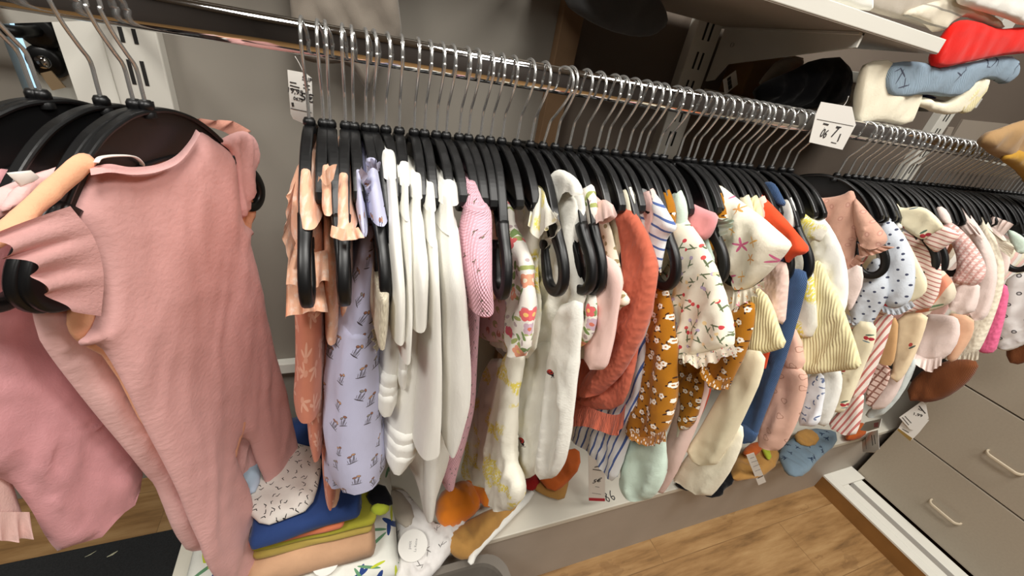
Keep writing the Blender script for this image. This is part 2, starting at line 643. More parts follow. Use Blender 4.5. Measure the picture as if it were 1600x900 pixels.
# dresser on the right
ds = empty('chest_of_drawers', (1.81, 0.431, 0.0))
tag(ds, 'greige chest of drawers with cream bar handles standing against the right wall', 'chest of drawers')
rel(MB().box(1.83, 2.26, -0.49, 0.429, 0.058, 0.83), ds).build('carcass', M_recess, ds)
rel(MB().box(1.812, 2.262, -0.495, 0.431, 0.83, 0.848, 0.002), ds).build('top_board', M_dresser, ds)
for z0, z1 in ((0.060, 0.3125), (0.3175, 0.5665), (0.5715, 0.826)):
    d = rel(MB().box(1.81, 1.828, -0.492, 0.431, z0, z1, 0.0015), ds).build('drawer', M_dresser, ds)
    zc = {0.060: 0.176, 0.3175: 0.433, 0.5715: 0.69}[z0]
    for yc in (0.20, -0.27):
        pth = [(1.812, yc + 0.042, zc), (1.800, yc + 0.041, zc), (1.788, yc + 0.034, zc), (1.786, yc + 0.02, zc), (1.786, yc - 0.02, zc), (1.788, yc - 0.034, zc), (1.800, yc - 0.041, zc), (1.812, yc - 0.042, zc)]
        rel(MB().sweep(smooth_path(pth, 3), rrect(0.0045, 0.0028, 0.002), up=Vector((0, 0, 1))), ds).build('handle', M_handle, d, True)
# base frame in front of it
bs = empty('base_frame', (1.637, 0.45, 0.0))
tag(bs, 'white topped base frame with oak side along the floor before the chest of drawers', 'base frame')
rel(MB().box(1.637, 1.652, -0.6, 0.452, 0.0, 0.060).box(1.652, 1.80, 0.437, 0.452, 0.0, 0.060), bs).build('oak_side', M_wood, bs)
rel(MB().box(1.636, 1.668, -0.6, 0.453, 0.060, 0.068, 0.001).box(1.671, 1.706, -0.6, 0.4, 0.058, 0.066, 0.001).box(1.668, 1.806, 0.40, 0.453, 0.060, 0.068, 0.001), bs).build('white_rail', M_white, bs)
rel(MB().box(1.706, 1.748, -0.6, 0.40, 0.0, 0.035), bs).build('recess', M_recess, bs)
rel(MB().box(1.748, 1.800, -0.6, 0.405, 0.0, 0.056, 0.002), bs).build('inner_rail', M_white, bs)

# slotted uprights, shelves, brackets
ups = []
for xc, lab in ((-0.255, 'white slotted shelf upright at the left end of the wall near the door'),
                (0.662, 'white slotted shelf upright behind the middle of the rail beside the cardboard box'),
                (1.585, 'white slotted shelf upright in shadow behind the right end of the rail')):
    u = MB().box(xc - 0.03, xc + 0.03, YW - 0.024, YW, 0.30, 1.95, 0.002).build('shelf_upright', M_metal)
    tag(u, lab, 'shelf upright', 'slotted shelf uprights on the wall')
    k = 0
    while 0.92 + k * 0.05 < 1.42:
        z = 0.92 + k * 0.05
        for dx in (-0.008, 0.006):
            MB().box(xc + dx - 0.0022, xc + dx + 0.0022, YW - 0.0248, YW - 0.020, z, z + 0.030).build('slot', M_dark, u)
        k += 1


def shelf(name, x0, x1, y0, y1, z0, z1, lab):
    o = MB().box(x0, x1, y0, y1, z0 + 0.0012, z1, 0.0012).build(name, M_white)
    MB().box(x0 + 0.001, x1 - 0.001, y0 + 0.001, y1, z0, z0 + 0.0012).build('shaded_underside', M_under, o)  # thin skin with the shade below the white board put into its colour
    return tag(o, lab, 'shelf')


shelf('wall_shelf', 0.30, 0.877, 0.48, YW - 0.025, H + 0.099, H + 0.1195, 'white wall shelf whose near corner juts out at the top right')
shelf('wall_shelf', -0.34, 0.295, 0.60, YW - 0.025, H + 0.22, H + 0.24, 'white wall shelf mounted higher above the left part of the rail')
shelf('wall_shelf', 0.91, 1.20, 0.535, YW - 0.025, H + 0.046, H + 0.066, 'white wall shelf at the right under the draped red and blue clothes')
shelf('wall_shelf', 0.70, 0.905, 0.545, YW - 0.025, H - 0.030, H - 0.010, 'small wall shelf carrying the cardboard box and black clothes')


def bracket(x, zt, y0, hb, hf, lab):
    o = MB()
    yb = YW - 0.0245
    pr = [(yb, zt), (y0, zt), (y0, zt - hf), (yb - 0.04, zt - hb), (yb - 0.02, zt - hb - 0.03), (yb, zt - hb - 0.035)]
    o.prism(pr, (Vector((0, 1, 0)), Vector((0, 0, 1)), Vector((1, 0, 0))), Vector((x, 0, 0)), 0.004)
    o.box(x - 0.008, x + 0.004, y0, yb, zt - 0.003, zt)
    b_ = o.build('shelf_bracket', M_metal)
    h = MB().lathe([(0, 0.0006), (0.004, 0.0006), (0.004, -0.0006)], 12, Matrix.Translation((x - 0.0004, yb - 0.035, zt - 0.028)) @ Matrix.Rotation(math.pi / 2, 4, 'Y'))
    h.build('hole', M_dark, b_)
    return tag(b_, lab, 'shelf bracket')


bracket(0.697, H + 0.0985, 0.487, 0.060, 0.018, 'white tapered bracket under the top right wall shelf')
bracket(-0.219, H + 0.2195, 0.62, 0.060, 0.026, 'white bracket on the left upright under the top shelf')
bracket(1.10, H + 0.0455, 0.56, 0.040, 0.020, 'white bracket in shadow under the right wall shelf')
wp = MB()
for qd in ([(1505, 187), (1577, 194), (1537, 226), (1487, 217)], [(1482, 199), (1491, 199), (1484, 215), (1474, 213)]):
    q_ = [onY(a, b_, 0.772) for a, b_ in qd]
    wp = MB().add(q_ + [v + Vector((0, 0.006, 0)) for v in q_], [(0, 1, 2, 3), (7, 6, 5, 4), (0, 4, 5, 1), (1, 5, 6, 2), (2, 6, 7, 3), (3, 7, 4, 0)])
    big = qd[1][0] > 1540
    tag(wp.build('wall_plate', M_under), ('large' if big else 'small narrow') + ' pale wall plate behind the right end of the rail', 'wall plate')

# clothes rail and the two arms that carry it
rl = MB()
sec = [(0.015 * math.copysign(abs(math.cos(t)) ** 0.7, math.cos(t)), 0.0075 * math.copysign(abs(math.sin(t)) ** 0.9, math.sin(t))) for t in [2 * math.pi * i / 28 for i in range(28)]]
ZR = H - 0.0265
rl.sweep([(-0.75, YR, ZR), (0.3, YR, ZR), (1.2, YR, ZR), (2.295, YR, ZR)], sec, up=Vector((0, 0, 1)))
ro = rl.build('clothes_rail', M_chrome, None, True)
tag(ro, 'long chrome oval clothes rail carrying the whole row of hangers', 'clothes rail')
for xa, lab in ((-0.262, 'rail arm reaching from the left upright to the chrome rail'), (1.60, 'rail arm reaching from the right upright to the chrome rail')):
    a = MB().box(xa - 0.002, xa + 0.002, YR + 0.0085, YW - 0.0245, ZR - 0.028, ZR + 0.006)
    a.lathe([(0, 0.001), (0.004, 0.001), (0.004, -0.003)], 10, Matrix.Translation((xa + 0.003, YW - 0.05, ZR - 0.015)) @ Matrix.Rotation(math.pi / 2, 4, 'Y'))
    tag(a.build('rail_arm', M_metal), lab, 'rail arm')


# ------------------------------------------------------------------ hangers (local x = towards the shop, y = along the rail, z = up, origin at the neck)
ZN = H - 0.108
TOPC = [(0.0, 0.0), (0.015, -0.001), (0.03, -0.005), (0.05, -0.014), (0.07, -0.029), (0.09, -0.049), (0.104, -0.066)]
BOTC = [(0.095, -0.079), (0.08, -0.066), (0.06, -0.055), (0.04, -0.049), (0.02, -0.046), (0.0, -0.045)]


def short_hanger_mesh():
    """narrow hanger without clip loops, for the ones buried inside their garments"""
    top = [tuple(q) for q in smooth_path([(0.0, 0.0), (0.015, -0.001), (0.03, -0.005), (0.05, -0.014), (0.068, -0.027), (0.082, -0.041)], 4)]
    bot = [tuple(q) for q in smooth_path([(0.084, -0.047), (0.078, -0.052), (0.06, -0.049), (0.04, -0.047), (0.02, -0.046), (0.0, -0.045)], 4)]
    half = top + bot
    full = half + [(-x, z) for x, z in half[::-1]][1:-1]
    mb = MB()
    mb.prism(full, (Vector((1, 0, 0)), Vector((0, 0, 1)), Vector((0, 1, 0))), Vector((0, -0.0013, 0)), 0.0026)
    tp = [(-x, 0, z) for x, z in half[::-1]] + [(x, 0, z) for x, z in half[1:]]
    mb.sweep(tp, rrect(0.0055, 0.0022, 0.002), up=Vector((0, 1, 0)))
    return mb


def hanger_meshes():
    top = [tuple(p) for p in smooth_path(TOPC, 4)]
    bot = [tuple(p) for p in smooth_path(BOTC, 4)]
    half = top + bot
    full = half + [(-x, z) for x, z in half[::-1]][1:-1]
    mb = MB()
    mb.prism(full, (Vector((1, 0, 0)), Vector((0, 0, 1)), Vector((0, 1, 0))), Vector((0, -0.0013, 0)), 0.0026)
    tp = [(-x, 0, z) for x, z in top[::-1]][:-1] + [(x, 0, z) for x, z in top]
    mb.sweep(tp, rrect(0.0055, 0.0022, 0.002), up=Vector((0, 1, 0)))
    bt = [(x, 0, z) for x, z in bot] + [(-x, 0, z) for x, z in bot[::-1]][1:]
    mb.sweep(bt, rrect(0.0045, 0.0018, 0.0016), up=Vector((0, 1, 0)))
    body = mb
    loops = []
    for s in (1, -1):
        pth = [(0.094, -0.062), (0.108, -0.074), (0.124, -0.086), (0.136, -0.100), (0.142, -0.116), (0.138, -0.130), (0.126, -0.136), (0.112, -0.132), (0.102, -0.120), (0.092, -0.106), (0.086, -0.095)]
        pts = [(s * x, 0, z) for x, z in smooth_path(pth, 4)]
        n = len(pts)
        sc = [1.2 - 0.2 * min(1, i / 8) if i < n - 10 else 1.0 - 0.35 * (i - n + 10) / 10 for i in range(n)]
        lp = MB().sweep(pts, rrect(0.0055, 0.0064, 0.003), up=Vector((0, 1, 0)), scale=sc)
        # inner web of the finger, as on clip hangers
        lp.prism([(s * 0.103, -0.120), (s * 0.092, -0.106), (s * 0.1, -0.112), (s * 0.117, -0.130)], (Vector((1, 0, 0)), Vector((0, 0, 1)), Vector((0, 1, 0))), Vector((0, -0.003, 0)), 0.006)
        lp.lathe([(0, 0.0046), (0.0062, 0.0046), (0.0062, -0.0046), (0, -0.0046)], 12, Matrix.Translation((s * 0.086, 0, -0.0945)) @ Matrix.Rotation(math.pi / 2, 4, 'X'))
        loops.append(lp)
    hk = [(0, 0, -0.004), (0, 0, 0.018), (0, 0, 0.036), (0.005, 0, 0.046), (0.0135, 0, 0.063), (0.0185, 0, 0.078)]
    r0, cz = 0.0165, 0.0818
    for k in range(0, 13):
        a = math.radians(-8 + k * 17)
        hk.append((r0 * math.cos(a) * 1.05, 0, cz + r0 * math.sin(a)))
    hook = MB().sweep(smooth_path(hk, 3), circ(0.00165, 8), up=Vector((0, 1, 0)))
    coll = MB().lathe([(0, 0.009), (0.0045, 0.009), (0.0062, 0.006), (0.0062, 0.002), (0.0046, 0.001), (0.0066, -0.001), (0.0066, -0.006)], 14)
    return body, loops, hook, coll


hb_, hl_, hh_, hc_ = hanger_meshes()


def make_proto(short):
    t = empty('clothes_hanger', (0, YR, ZN))
    (short_hanger_mesh() if short else hb_).build('hanger_body', M_black, t, False)
    if not short:
        for l_ in hl_:
            l_.build('clip_loop', M_black, t, True)
    k = hh_.build('hook', M_wire, t, True)
    k['label'] = 'chrome wire hook'
    hc_.build('collar', M_black, t, True)
    return t


PROTO = {s: make_proto(s) for s in (False, True)}
PARTS = {s: list(PROTO[s].children) for s in PROTO}
FRESH = {False: True, True: True}
HANGERS = []


def yaw_rot(yaw, roll=0.0):
    y = math.radians(yaw)
    return math.atan2(-math.cos(y), -math.sin(y))


def place_hanger(X, yaw, roll=0.0, dz=0.0, short=True):
    if FRESH[short]:
        o = PROTO[short]
        FRESH[short] = False
    else:
        o = PROTO[short].copy()
        col.objects.link(o)
        for c in PARTS[short]:
            k = c.copy()
            k.parent = o
            col.objects.link(k)
    o.location = (X, YR, ZN + dz)
    o.rotation_euler = (0, math.radians(-roll), yaw_rot(yaw))
    HANGERS.append((X, o))
    return o


NECKS = [(50, 138, 33), (63, 142, 30), (157, 153, 25), (205, 145, 25), (228, 165, 24.6),
         (483, 188, 2), (506, 193, 2), (516, 191, -3), (540, 191, 3), (553, 199, -1), (572, 189, -4), (584, 198, -6), (603, 186, -5),
         (624, 201, 2), (647, 206, 1), (663, 208, 0), (682, 208, -2), (697, 212, -4), (718, 206, -3), (732, 212, -2), (750, 217, 0),
         (766, 218, 2), (785, 213, -3), (807, 223, -6), (829, 223, -4), (848, 226, -3), (867, 229, -3), (889, 228, -6), (910, 231, -4),
         (932, 232, -6), (945, 236, -4), (963, 231, -5), (980, 235, -6), (992, 243, -4), (1003, 246, -5), (1024, 243, -5), (1036, 246, -3),
         (1062, 238, -8), (1076, 243, -4), (1086, 243, -5), (1099, 251, -4), (1110, 250, -6), (1124, 256, -5), (1138, 253, -4), (1150, 253, -6),
         (1161, 256, -5), (1172, 257, -6), (1190, 260, -7), (1206, 260, -6), (1223, 263, -8), (1236, 264, -6), (1312, 266, -20)]
LOOPED = (50, 63, 157, 205, 228, 483, 516, 540, 572, 584, 766, 829, 848, 867, 889, 945, 992, 1062, 1099, 1124, 1161, 1190, 1312)
rnd = random.Random(11)
for px, py, yw in NECKS:
    p = on_plane(px, py, Vector((0, YR, 0)), Vector((0, 1, 0)))
    tilt = -10.0 if px == 848 else rnd.uniform(-2, 2)
    place_hanger(p.x, yw, roll=tilt, short=px not in LOOPED)
X = 0.865
n_ = 0
while X < 1.66:
    place_hanger(X, -7 + rnd.uniform(-3, 3), roll=rnd.uniform(-2, 2), short=n_ not in (6, 8, 11, 24))
    X += 0.0215 + rnd.uniform(-0.003, 0.003)
    n_ += 1


# ------------------------------------------------------------------ clothes
def chaikin(P, F, it=2):
    """P closed polygon (n,2), F flags per segment i->i+1 (open hem)"""
    for _ in range(it):
        Q, G = [], []
        n = len(P)
        for i in range(n):
            a, b_ = P[i], P[(i + 1) % n]
            Q.append(a * 0.75 + b_ * 0.25)
            G.append(F[i])
            Q.append(a * 0.25 + b_ * 0.75)
            G.append(F[i] and F[(i + 1) % n])
        P, F = np.array(Q), G
    return P, F


def resample(P, F, step):
    Q, G = [], []
    n = len(P)
    acc = 0.0
    for i in range(n):
        a, b_ = P[i], P[(i + 1) % n]
        L = float(np.linalg.norm(b_ - a))
        k = max(1, int(round(L / step)))
        if L < step * 0.5 and acc + L < step * 0.6 and len(Q):
            acc += L
            continue
        acc = 0.0
        for j in range(k):
            Q.append(a + (b_ - a) * j / k)
            G.append(F[i])
    return np.array(Q), G


def inside(P, X, Y):
    n = len(P)
    c = np.zeros(X.shape, bool)
    x1, y1 = P[:, 0], P[:, 1]
    x2, y2 = np.roll(x1, -1), np.roll(y1, -1)
    for i in range(n):
        if y1[i] == y2[i]:
            continue
        cond = (y1[i] > Y) != (y2[i] > Y)
        xi = (x2[i] - x1[i]) * (Y - y1[i]) / (y2[i] - y1[i]) + x1[i]
        c ^= cond & (X < xi)
    return c


def puff(poly, opened=(), T=0.012, r=0.025, step=0.007, A=0.004, seed=0, fu=22, fv=4.5, micro=0.0010, soft=1, crease=0.010, w0=None, pleat=0.8):
    """two sheets of cloth with a closed outline, round at the edges and folded; returns verts (u,w,v), faces, uv"""
    P = np.array([(a, b_) for a, b_ in poly], float)
    F = [i in opened for i in range(len(P))]
    P, F = chaikin(P, F, soft)
    P, F = resample(P, F, step)
    nb = len(P)
    lo, hi = P.min(0), P.max(0)
    gx = np.arange(lo[0], hi[0], step)
    gy = np.arange(lo[1], hi[1], step * 0.866)
    XX, YY = np.meshgrid(gx, gy)
    XX[1::2] += step / 2
    xx, yy = XX.ravel(), YY.ravel()
    ins = inside(P, xx, yy)
    xx, yy = xx[ins], yy[ins]
    # rows of points just inside the outline carry its rounding evenly
    rr_ = 0.55 * r
    tang = np.roll(P, -1, 0) - np.roll(P, 1, 0)
    tang /= np.linalg.norm(tang, axis=1)[:, None] + 1e-12
    area2 = np.sum(P[:, 0] * np.roll(P[:, 1], -1) - np.roll(P[:, 0], -1) * P[:, 1])
    nrm = np.column_stack([-tang[:, 1], tang[:, 0]]) * (1.0 if area2 > 0 else -1.0)
    rings = []
    for k_ in (0.16, 0.45, 0.95):
        q = P + nrm * (rr_ * k_)
        q = q[inside(P, q[:, 0], q[:, 1])]
        if len(q):
            dq = np.full(len(q), 9.0)
            for i in range(nb):
                dq = np.minimum(dq, np.hypot(q[:, 0] - P[i, 0], q[:, 1] - P[i, 1]))
            q = q[dq > rr_ * k_ * 0.93]
            rings.append(q)
    RG = np.vstack(rings) if rings else np.zeros((0, 2))
    dd = np.full(xx.shape, 9.0)
    for q in P:
        dd = np.minimum(dd, np.hypot(xx - q[0], yy - q[1]))
    k = dd > 0.55 * step
    for q in RG:
        k &= np.hypot(xx - q[0], yy - q[1]) > 0.6 * step
    xx, yy = xx[k], yy[k]
    if len(RG):
        xx, yy = np.concatenate([RG[:, 0], xx]), np.concatenate([RG[:, 1], yy])
    pts = [Vector((float(a), float(b_))) for a, b_ in P] + [Vector((float(a), float(b_))) for a, b_ in zip(xx, yy)]
    res = delaunay_2d_cdt(pts, [(i, (i + 1) % nb) for i in range(nb)], [], 0, 1e-6)
    V = np.array([(v.x, v.y) for v in res[0]])
    tri = np.array([t for t in res[2] if len(t) == 3])
    cen = V[tri].mean(1)
    tri = tri[inside(P, cen[:, 0], cen[:, 1])]
    closed_pts = np.array([P[i] for i in range(nb) if not (F[i] or F[i - 1])])
    if len(closed_pts) == 0:
        closed_pts = P
    d = np.full(len(V), 9.0)
    for q in closed_pts:
        d = np.minimum(d, np.hypot(V[:, 0] - q[0], V[:, 1] - q[1]))
    for i in range(nb):
        if F[i]:
            continue
        a_, e_ = P[i], P[(i + 1) % nb] - P[i]
        s_ = np.clip(((V - a_) @ e_) / (e_ @ e_ + 1e-12), 0, 1)
        d = np.minimum(d, np.hypot(V[:, 0] - a_[0] - s_ * e_[0], V[:, 1] - a_[1] - s_ * e_[1]))
    x = np.clip(d / (0.55 * r), 0, 1)
    A = A * 1.5
    t = 0.62 * T * (1 - (1 - x) ** 2.6)
    xs = np.clip(d / 0.02, 0, 1)
    wm = np.empty(len(V))
    fl = np.empty(len(V))
    mk = np.empty((len(V), 2))
    vt = V[:, 1].max()
    ht = max(1e-3, vt - V[:, 1].min())
    for i, (u, v) in enumerate(V):
        fall = min(1.0, 0.25 + (vt - v) / ht)
        ln = u + 0.22 * v
        wm[i] = A * fall * (0.6 * noise.noise((u * fu * 0.6 + seed * 3.7, v * fv * 0.8, seed * 1.3)) + 0.75 * (0.35 - abs(noise.noise((ln * fu * 1.5 + seed * 2.1 + 0.8 * noise.noise((u * 9, v * 7, seed)), v * fv * 0.7, seed * 0.7 + 11)))))
        q = noise.noise((u * fu * 1.6 + seed * 9.1 + 2.0 * noise.noise((u * 6, v * 6, seed)), v * fv, seed + 5.0))
        fl[i] = 1.0 + pleat * fall * (1.0 - 2.2 * abs(q))
        cr = crease * (0.3 - abs(noise.noise(((u + 0.3 * v) * 34 + seed * 4.3 + 1.2 * noise.noise((u * 11, v * 9, seed + 2)), v * 5.5, seed + 21)))) + 0.6 * crease * (0.3 - abs(noise.noise(((u - 0.8 * v) * 26 + seed, (v + u) * 9, seed + 31))))
        wm[i] += cr * xs[i]
        mk[i, 0] = micro * noise.noise((u * 75 + seed, v * 13, 3.0)) + micro * 0.7 * noise.noise((u * 170 + v * 20, v * 24, seed))
        mk[i, 1] = micro * noise.noise((u * 75 + seed, v * 13, 9.0))
    if w0 is not None:
        wm = wm + np.array([w0(u, v) for u, v in V])
    on_b = d < 1e-6
    front = np.column_stack([V[:, 0], wm + t * fl + mk[:, 0] * x, V[:, 1]])
    back = np.column_stack([V[:, 0], wm - t * fl + mk[:, 1] * x, V[:, 1]])
    idx = np.arange(len(V))
    bi = np.where(on_b, idx, idx + len(V))
    verts = np.vstack([front, back])
    faces = [tuple(int(q) for q in f) for f in tri] + [tuple(int(bi[q]) for q in f[::-1]) for f in tri]
    used = np.unique(np.array(faces).ravel())
    mp = -np.ones(len(verts), int)
    mp[used] = np.arange(len(used))
    faces = [tuple(int(mp[q]) for q in f) for f in faces]
    verts = verts[used]
    uv = np.column_stack([verts[:, 0], verts[:, 2]])
    de = np.full(len(V), 9.0)
    for i in range(nb):
        if F[i]:
            a_, e_ = P[i], P[(i + 1) % nb] - P[i]
            s_ = np.clip(((V - a_) @ e_) / (e_ @ e_ + 1e-12), 0, 1)
            de = np.minimum(de, np.hypot(V[:, 0] - a_[0] - s_ * e_[0], V[:, 1] - a_[1] - s_ * e_[1]))
    EDGE[0] = np.concatenate([de, de])[used]
    return verts, faces, uv


def frill(inner, outer, amp=0.006, waves=8, nv=7, seed=0, thick=0.0, out=0.0):
    """gathered strip between two rows of 3-D points"""
    A_, B_ = [np.array(p, float) for p in smooth_path(inner, 8)], [np.array(p, float) for p in smooth_path(outer, 8)]
    amp = amp * 0.7
    N = max(60, waves * 16)

    def rs(Q):
        s = np.concatenate([[0], np.cumsum([np.linalg.norm(Q[i + 1] - Q[i]) for i in range(len(Q) - 1)])])
        t = np.linspace(0, s[-1], N)
        Q = np.array(Q)
        return np.column_stack([np.interp(t, s, Q[:, k]) for k in range(3)])
    a, b_ = rs(A_), rs(B_)
    verts, uv = [], []
    for i in range(N):
        al = (a[min(i + 1, N - 1)] - a[max(i - 1, 0)])
        ac = b_[i] - a[i]
        nn = np.cross(al, ac)
        nn = nn / (np.linalg.norm(nn) + 1e-9)
        ph = 2 * math.pi * waves * i / (N - 1) + 2.5 * noise.noise((i * 4.0 / N, seed, 0))
        for j in range(nv):
            s = j / (nv - 1)
            k = 0.75 + 0.9 * noise.noise((i * 5.0 / N, seed + 4, 1))
            w = amp * s * math.sin(ph) * k + out * math.sin(s * math.pi * 0.5)
            ln = 1.0 + 0.10 * noise.noise((i * 4.0 / N, seed + 8, 2))
            verts.append(a[i] + ac * s * ln + nn * w + al / (np.linalg.norm(al) + 1e-9) * amp * 0.3 * s * math.cos(ph) * k)
            uv.append((i * 0.003, s * float(np.linalg.norm(ac))))
    faces = [(i * nv + j, (i + 1) * nv + j, (i + 1) * nv + j + 1, i * nv + j + 1) for i in range(N - 1) for j in range(nv - 1)]
    return np.array(verts), faces, np.array(uv)


GARMENTS = []
TAKEN = {}


def peek(X, reach=0.022):
    c = [hx for i, (hx, o) in enumerate(HANGERS) if i not in TAKEN and abs(hx - X) <= reach]
    return min(c, key=lambda q: abs(q - X)) if c else X


def take_hanger(X, yaw, short, reach=0.022):
    """the free hanger nearest to X carries this garment: it turns with it and its place is the garment's"""
    best = None
    for i, (hx, o) in enumerate(HANGERS):
        if i in TAKEN or abs(hx - X) > reach:
            continue
        if best is None or abs(hx - X) < best[0]:
            best = (abs(hx - X), i, hx, o)
    if best is None:
        return X
    TAKEN[best[1]] = short
    if yaw is not None:
        best[3].rotation_euler[2] = yaw_rot(yaw)
    return best[2]


ARM = [(0.0, 0.0), (0.03, -0.005), (0.05, -0.014), (0.07, -0.029), (0.09, -0.049), (0.108, -0.070), (0.124, -0.082), (0.140, -0.100)]


def arm_Y(px, py, clear):
    """where the ray of a pixel passes `clear` above the upper edge of a hanger arm"""
    Y = 0.49
    while Y > 0.347:
        v = onY(px, py, Y).z - ZN
        u = 0.5 - Y
        if v > np.interp(u, [a for a, _ in ARM], [b_ for _, b_ in ARM]) + clear:
            return Y
        Y -= 0.002
    return 0.347


class Frame:
    """a hanging plane: turned by yaw about the rail point at X"""

    def __init__(self, X, yaw=0.0):
        y = math.radians(yaw)
        self.o = Vector((X, YR, ZN))
        self.u = Vector((-math.sin(y), -math.cos(y), 0))
        self.w = Vector((math.cos(y), -math.sin(y), 0))
        self.rz = yaw_rot(yaw)

    def uv(self, px, py, w=0.0):
        p = on_plane(px, py, self.o + self.w * w, self.w) - self.o
        return (p.dot(self.u), p.z)

    def loc(self, px, py, w=0.0):
        u, v = self.uv(px, py, w)
        return (u, w, v)

    def poly(self, pts, w=0.0):
        out = []
        for q in pts:
            out.append((q[1], q[2]) if q[0] == 'uv' else self.uv(q[0], q[1], w))
        return out


SEED = [0]


HEMMED = ('leg', 'skirt', 'body', 'dress_body', 'sleeve', 'leg_flare', 'turned_hem', 'trousers', 'bodice')


def open_hem(poly):
    """the low, roughly level edges of an outline are hems: they stay open"""
    v0, v1 = min(q[1] for q in poly), max(q[1] for q in poly)
    lim = v0 + 0.22 * (v1 - v0)
    out = []
    for i in range(len(poly)):
        a, b_ = poly[i], poly[(i + 1) % len(poly)]
        if a[1] < lim and b_[1] < lim and abs(b_[0] - a[0]) > 0.75 * abs(b_[1] - a[1]):
            out.append(i)
    return out


def part_mesh(fr, p):
    SEED[0] += 1
    s = p.get('seed', SEED[0] * 1.37)
    w = p.get('w', 0.0)
    if 'inner' in p:
        return frill([fr.loc(*q, w) for q in p['inner']], [fr.loc(*q, w + p.get('dw', 0.0)) for q in p['outer']], p.get('amp', 0.006), p.get('waves', 8), seed=s, out=p.get('out', 0.0))
    pts = list(p['poly'])
    poly = fr.poly(pts, w)
    if 'back' in p:
        ub, vt, vb = p['back']
        lowest = poly[-1]
        poly = poly + [(ub, vb if vb is not None else lowest[1]), (ub, vt)]
    step = p.get('step', 0.0065)
    kw = {k: p[k] for k in ('T', 'r', 'A', 'fu', 'fv', 'micro', 'soft', 'pleat', 'crease') if k in p}
    op = p.get('open')
    if op is None:
        op = open_hem(poly) if p.get('n') in HEMMED else ()
    v, f, uv = puff(poly, op, step=step, seed=s, **kw)
    v[:, 1] += w
    return v, f, uv


YOKE = [('uv', 0.064, -0.018), ('uv', 0.080, -0.031), ('uv', 0.094, -0.049), ('uv', 0.098, -0.075), ('uv', 0.088, -0.15), ('uv', 0.062, -0.20), ('uv', 0.050, -0.37), ('uv', -0.08, -0.37), ('uv', -0.09, -0.14), ('uv', -0.10, -0.09), ('uv', -0.095, -0.050), ('uv', -0.075, -0.027), ('uv', -0.055, -0.02), ('uv', -0.035, -0.06), ('uv', 0.04, -0.06)]


def garment(name, label, cat, X, yaw, parts, mat, short=None, group=None, yoke=True):
    X = take_hanger(X, yaw, short or label)
    fr = Frame(X, yaw)
    if yoke == 'low':
        parts = parts + [dict(n='upper', poly=[('uv', 0.035, -0.035), ('uv', 0.05, -0.12), ('uv', 0.05, -0.36), ('uv', -0.09, -0.36), ('uv', -0.095, -0.05), ('uv', -0.04, -0.03)], T=0.009, r=0.016, A=0.003)]
        yoke = False
    if yoke and 0.15 < X < 0.86:
        parts = parts + [dict(n='yoke', poly=YOKE, T=0.011, r=0.012, A=0.002)]
    if yoke and X >= 0.86:
        parts = parts + [dict(n='upper', poly=[('uv', 0.070, -0.09), ('uv', 0.076, -0.14), ('uv', 0.066, -0.36), ('uv', -0.09, -0.36), ('uv', -0.095, -0.09)], T=0.009, r=0.016, A=0.003)]
    if len(parts) == 1:
        v, f, uv = part_mesh(fr, parts[0])
        root = link_mesh(name, v, f, parts[0].get('mat', mat), None, True, uv)
        root.location, root.rotation_euler = fr.o, (0, 0, fr.rz)
    else:
        root = empty(name, fr.o, fr.rz)
        for p in parts:
            v, f, uv = part_mesh(fr, p)
            o = link_mesh(p['n'], v, f, p.get('mat', mat), root, True, uv)
            if 'lab' in p:
                o['label'] = p['lab']
    tag(root, label, cat, group)
    GARMENTS.append((X, short or label, root))
    return root


def loft(rows, Yf0, Yf1, Yb, seed=0, fold=0.18, n=40, sq=0.75, cap=True, k1=3.0):
    """a garment seen edge-on: rows of (y, x_left, x_right) pixels on its front edge; Y of that edge runs Yf0 -> Yf1"""
    R = []
    ys = [q[0] for q in rows]
    for q in rows:
        t = (q[0] - ys[0]) / max(1e-6, ys[-1] - ys[0])
        if Yf0 is None:
            Yf = arm_Y((q[1] + q[2]) / 2, q[0], 0.009) - (Yf1 or 0)
        else:
            Yf = Yf0 + (Yf1 - Yf0) * t if len(q) < 4 else q[3]
        a, b_ = onY(q[1], q[0], Yf), onY(q[2], q[0], Yf)
        R.append(((a.x + b_.x) / 2, (b_.x - a.x) / 2 * 1.12, Yf, (a.z + b_.z) / 2))
    R = [tuple(x) for x in smooth_path(R, 4)]
    if cap:
        x, h, yf, z = R[0]
        R = [(x, h * 0.45, yf + h * 0.6, z + h * 0.30), (x, h * 0.8, yf + h * 0.2, z + h * 0.2)] + R
    verts, uv = [], []
    for i, (xc, hw, yf, z) in enumerate(R):
        yb = Yb if not callable(Yb) else Yb(z)
        yc, hd = (yf + yb) / 2, abs(yb - yf) / 2
        for j in range(n):
            a = 2 * math.pi * j / n
            ca, sa = math.cos(a), math.sin(a)
            dx = math.copysign(abs(ca) ** 0.8, ca)
            dy = math.copysign(abs(sa) ** sq, sa)
            q = 1 + fold * noise.noise((j * 0.45 * k1 / 3 + seed * 5, z * 7, seed)) + 0.5 * fold * noise.noise((j * 1.1, z * 20, seed + 3))
            if dy < -0.6:
                q = 1 + (q - 1) * 0.7
            verts.append((xc + hw * dx * q, yc + hd * dy * (1 + 0.02 * noise.noise((j * 0.8, z * 15, seed))), z))
            uv.append((a * (hd + hw) * 0.6, z))
    faces = []
    for i in range(len(R) - 1):
        for j in range(n):
            faces.append((i * n + j, i * n + (j + 1) % n, (i + 1) * n + (j + 1) % n, (i + 1) * n + j))
    if cap:
        faces.append(tuple(range(n))[::-1])
    return np.array(verts), faces, np.array(uv)


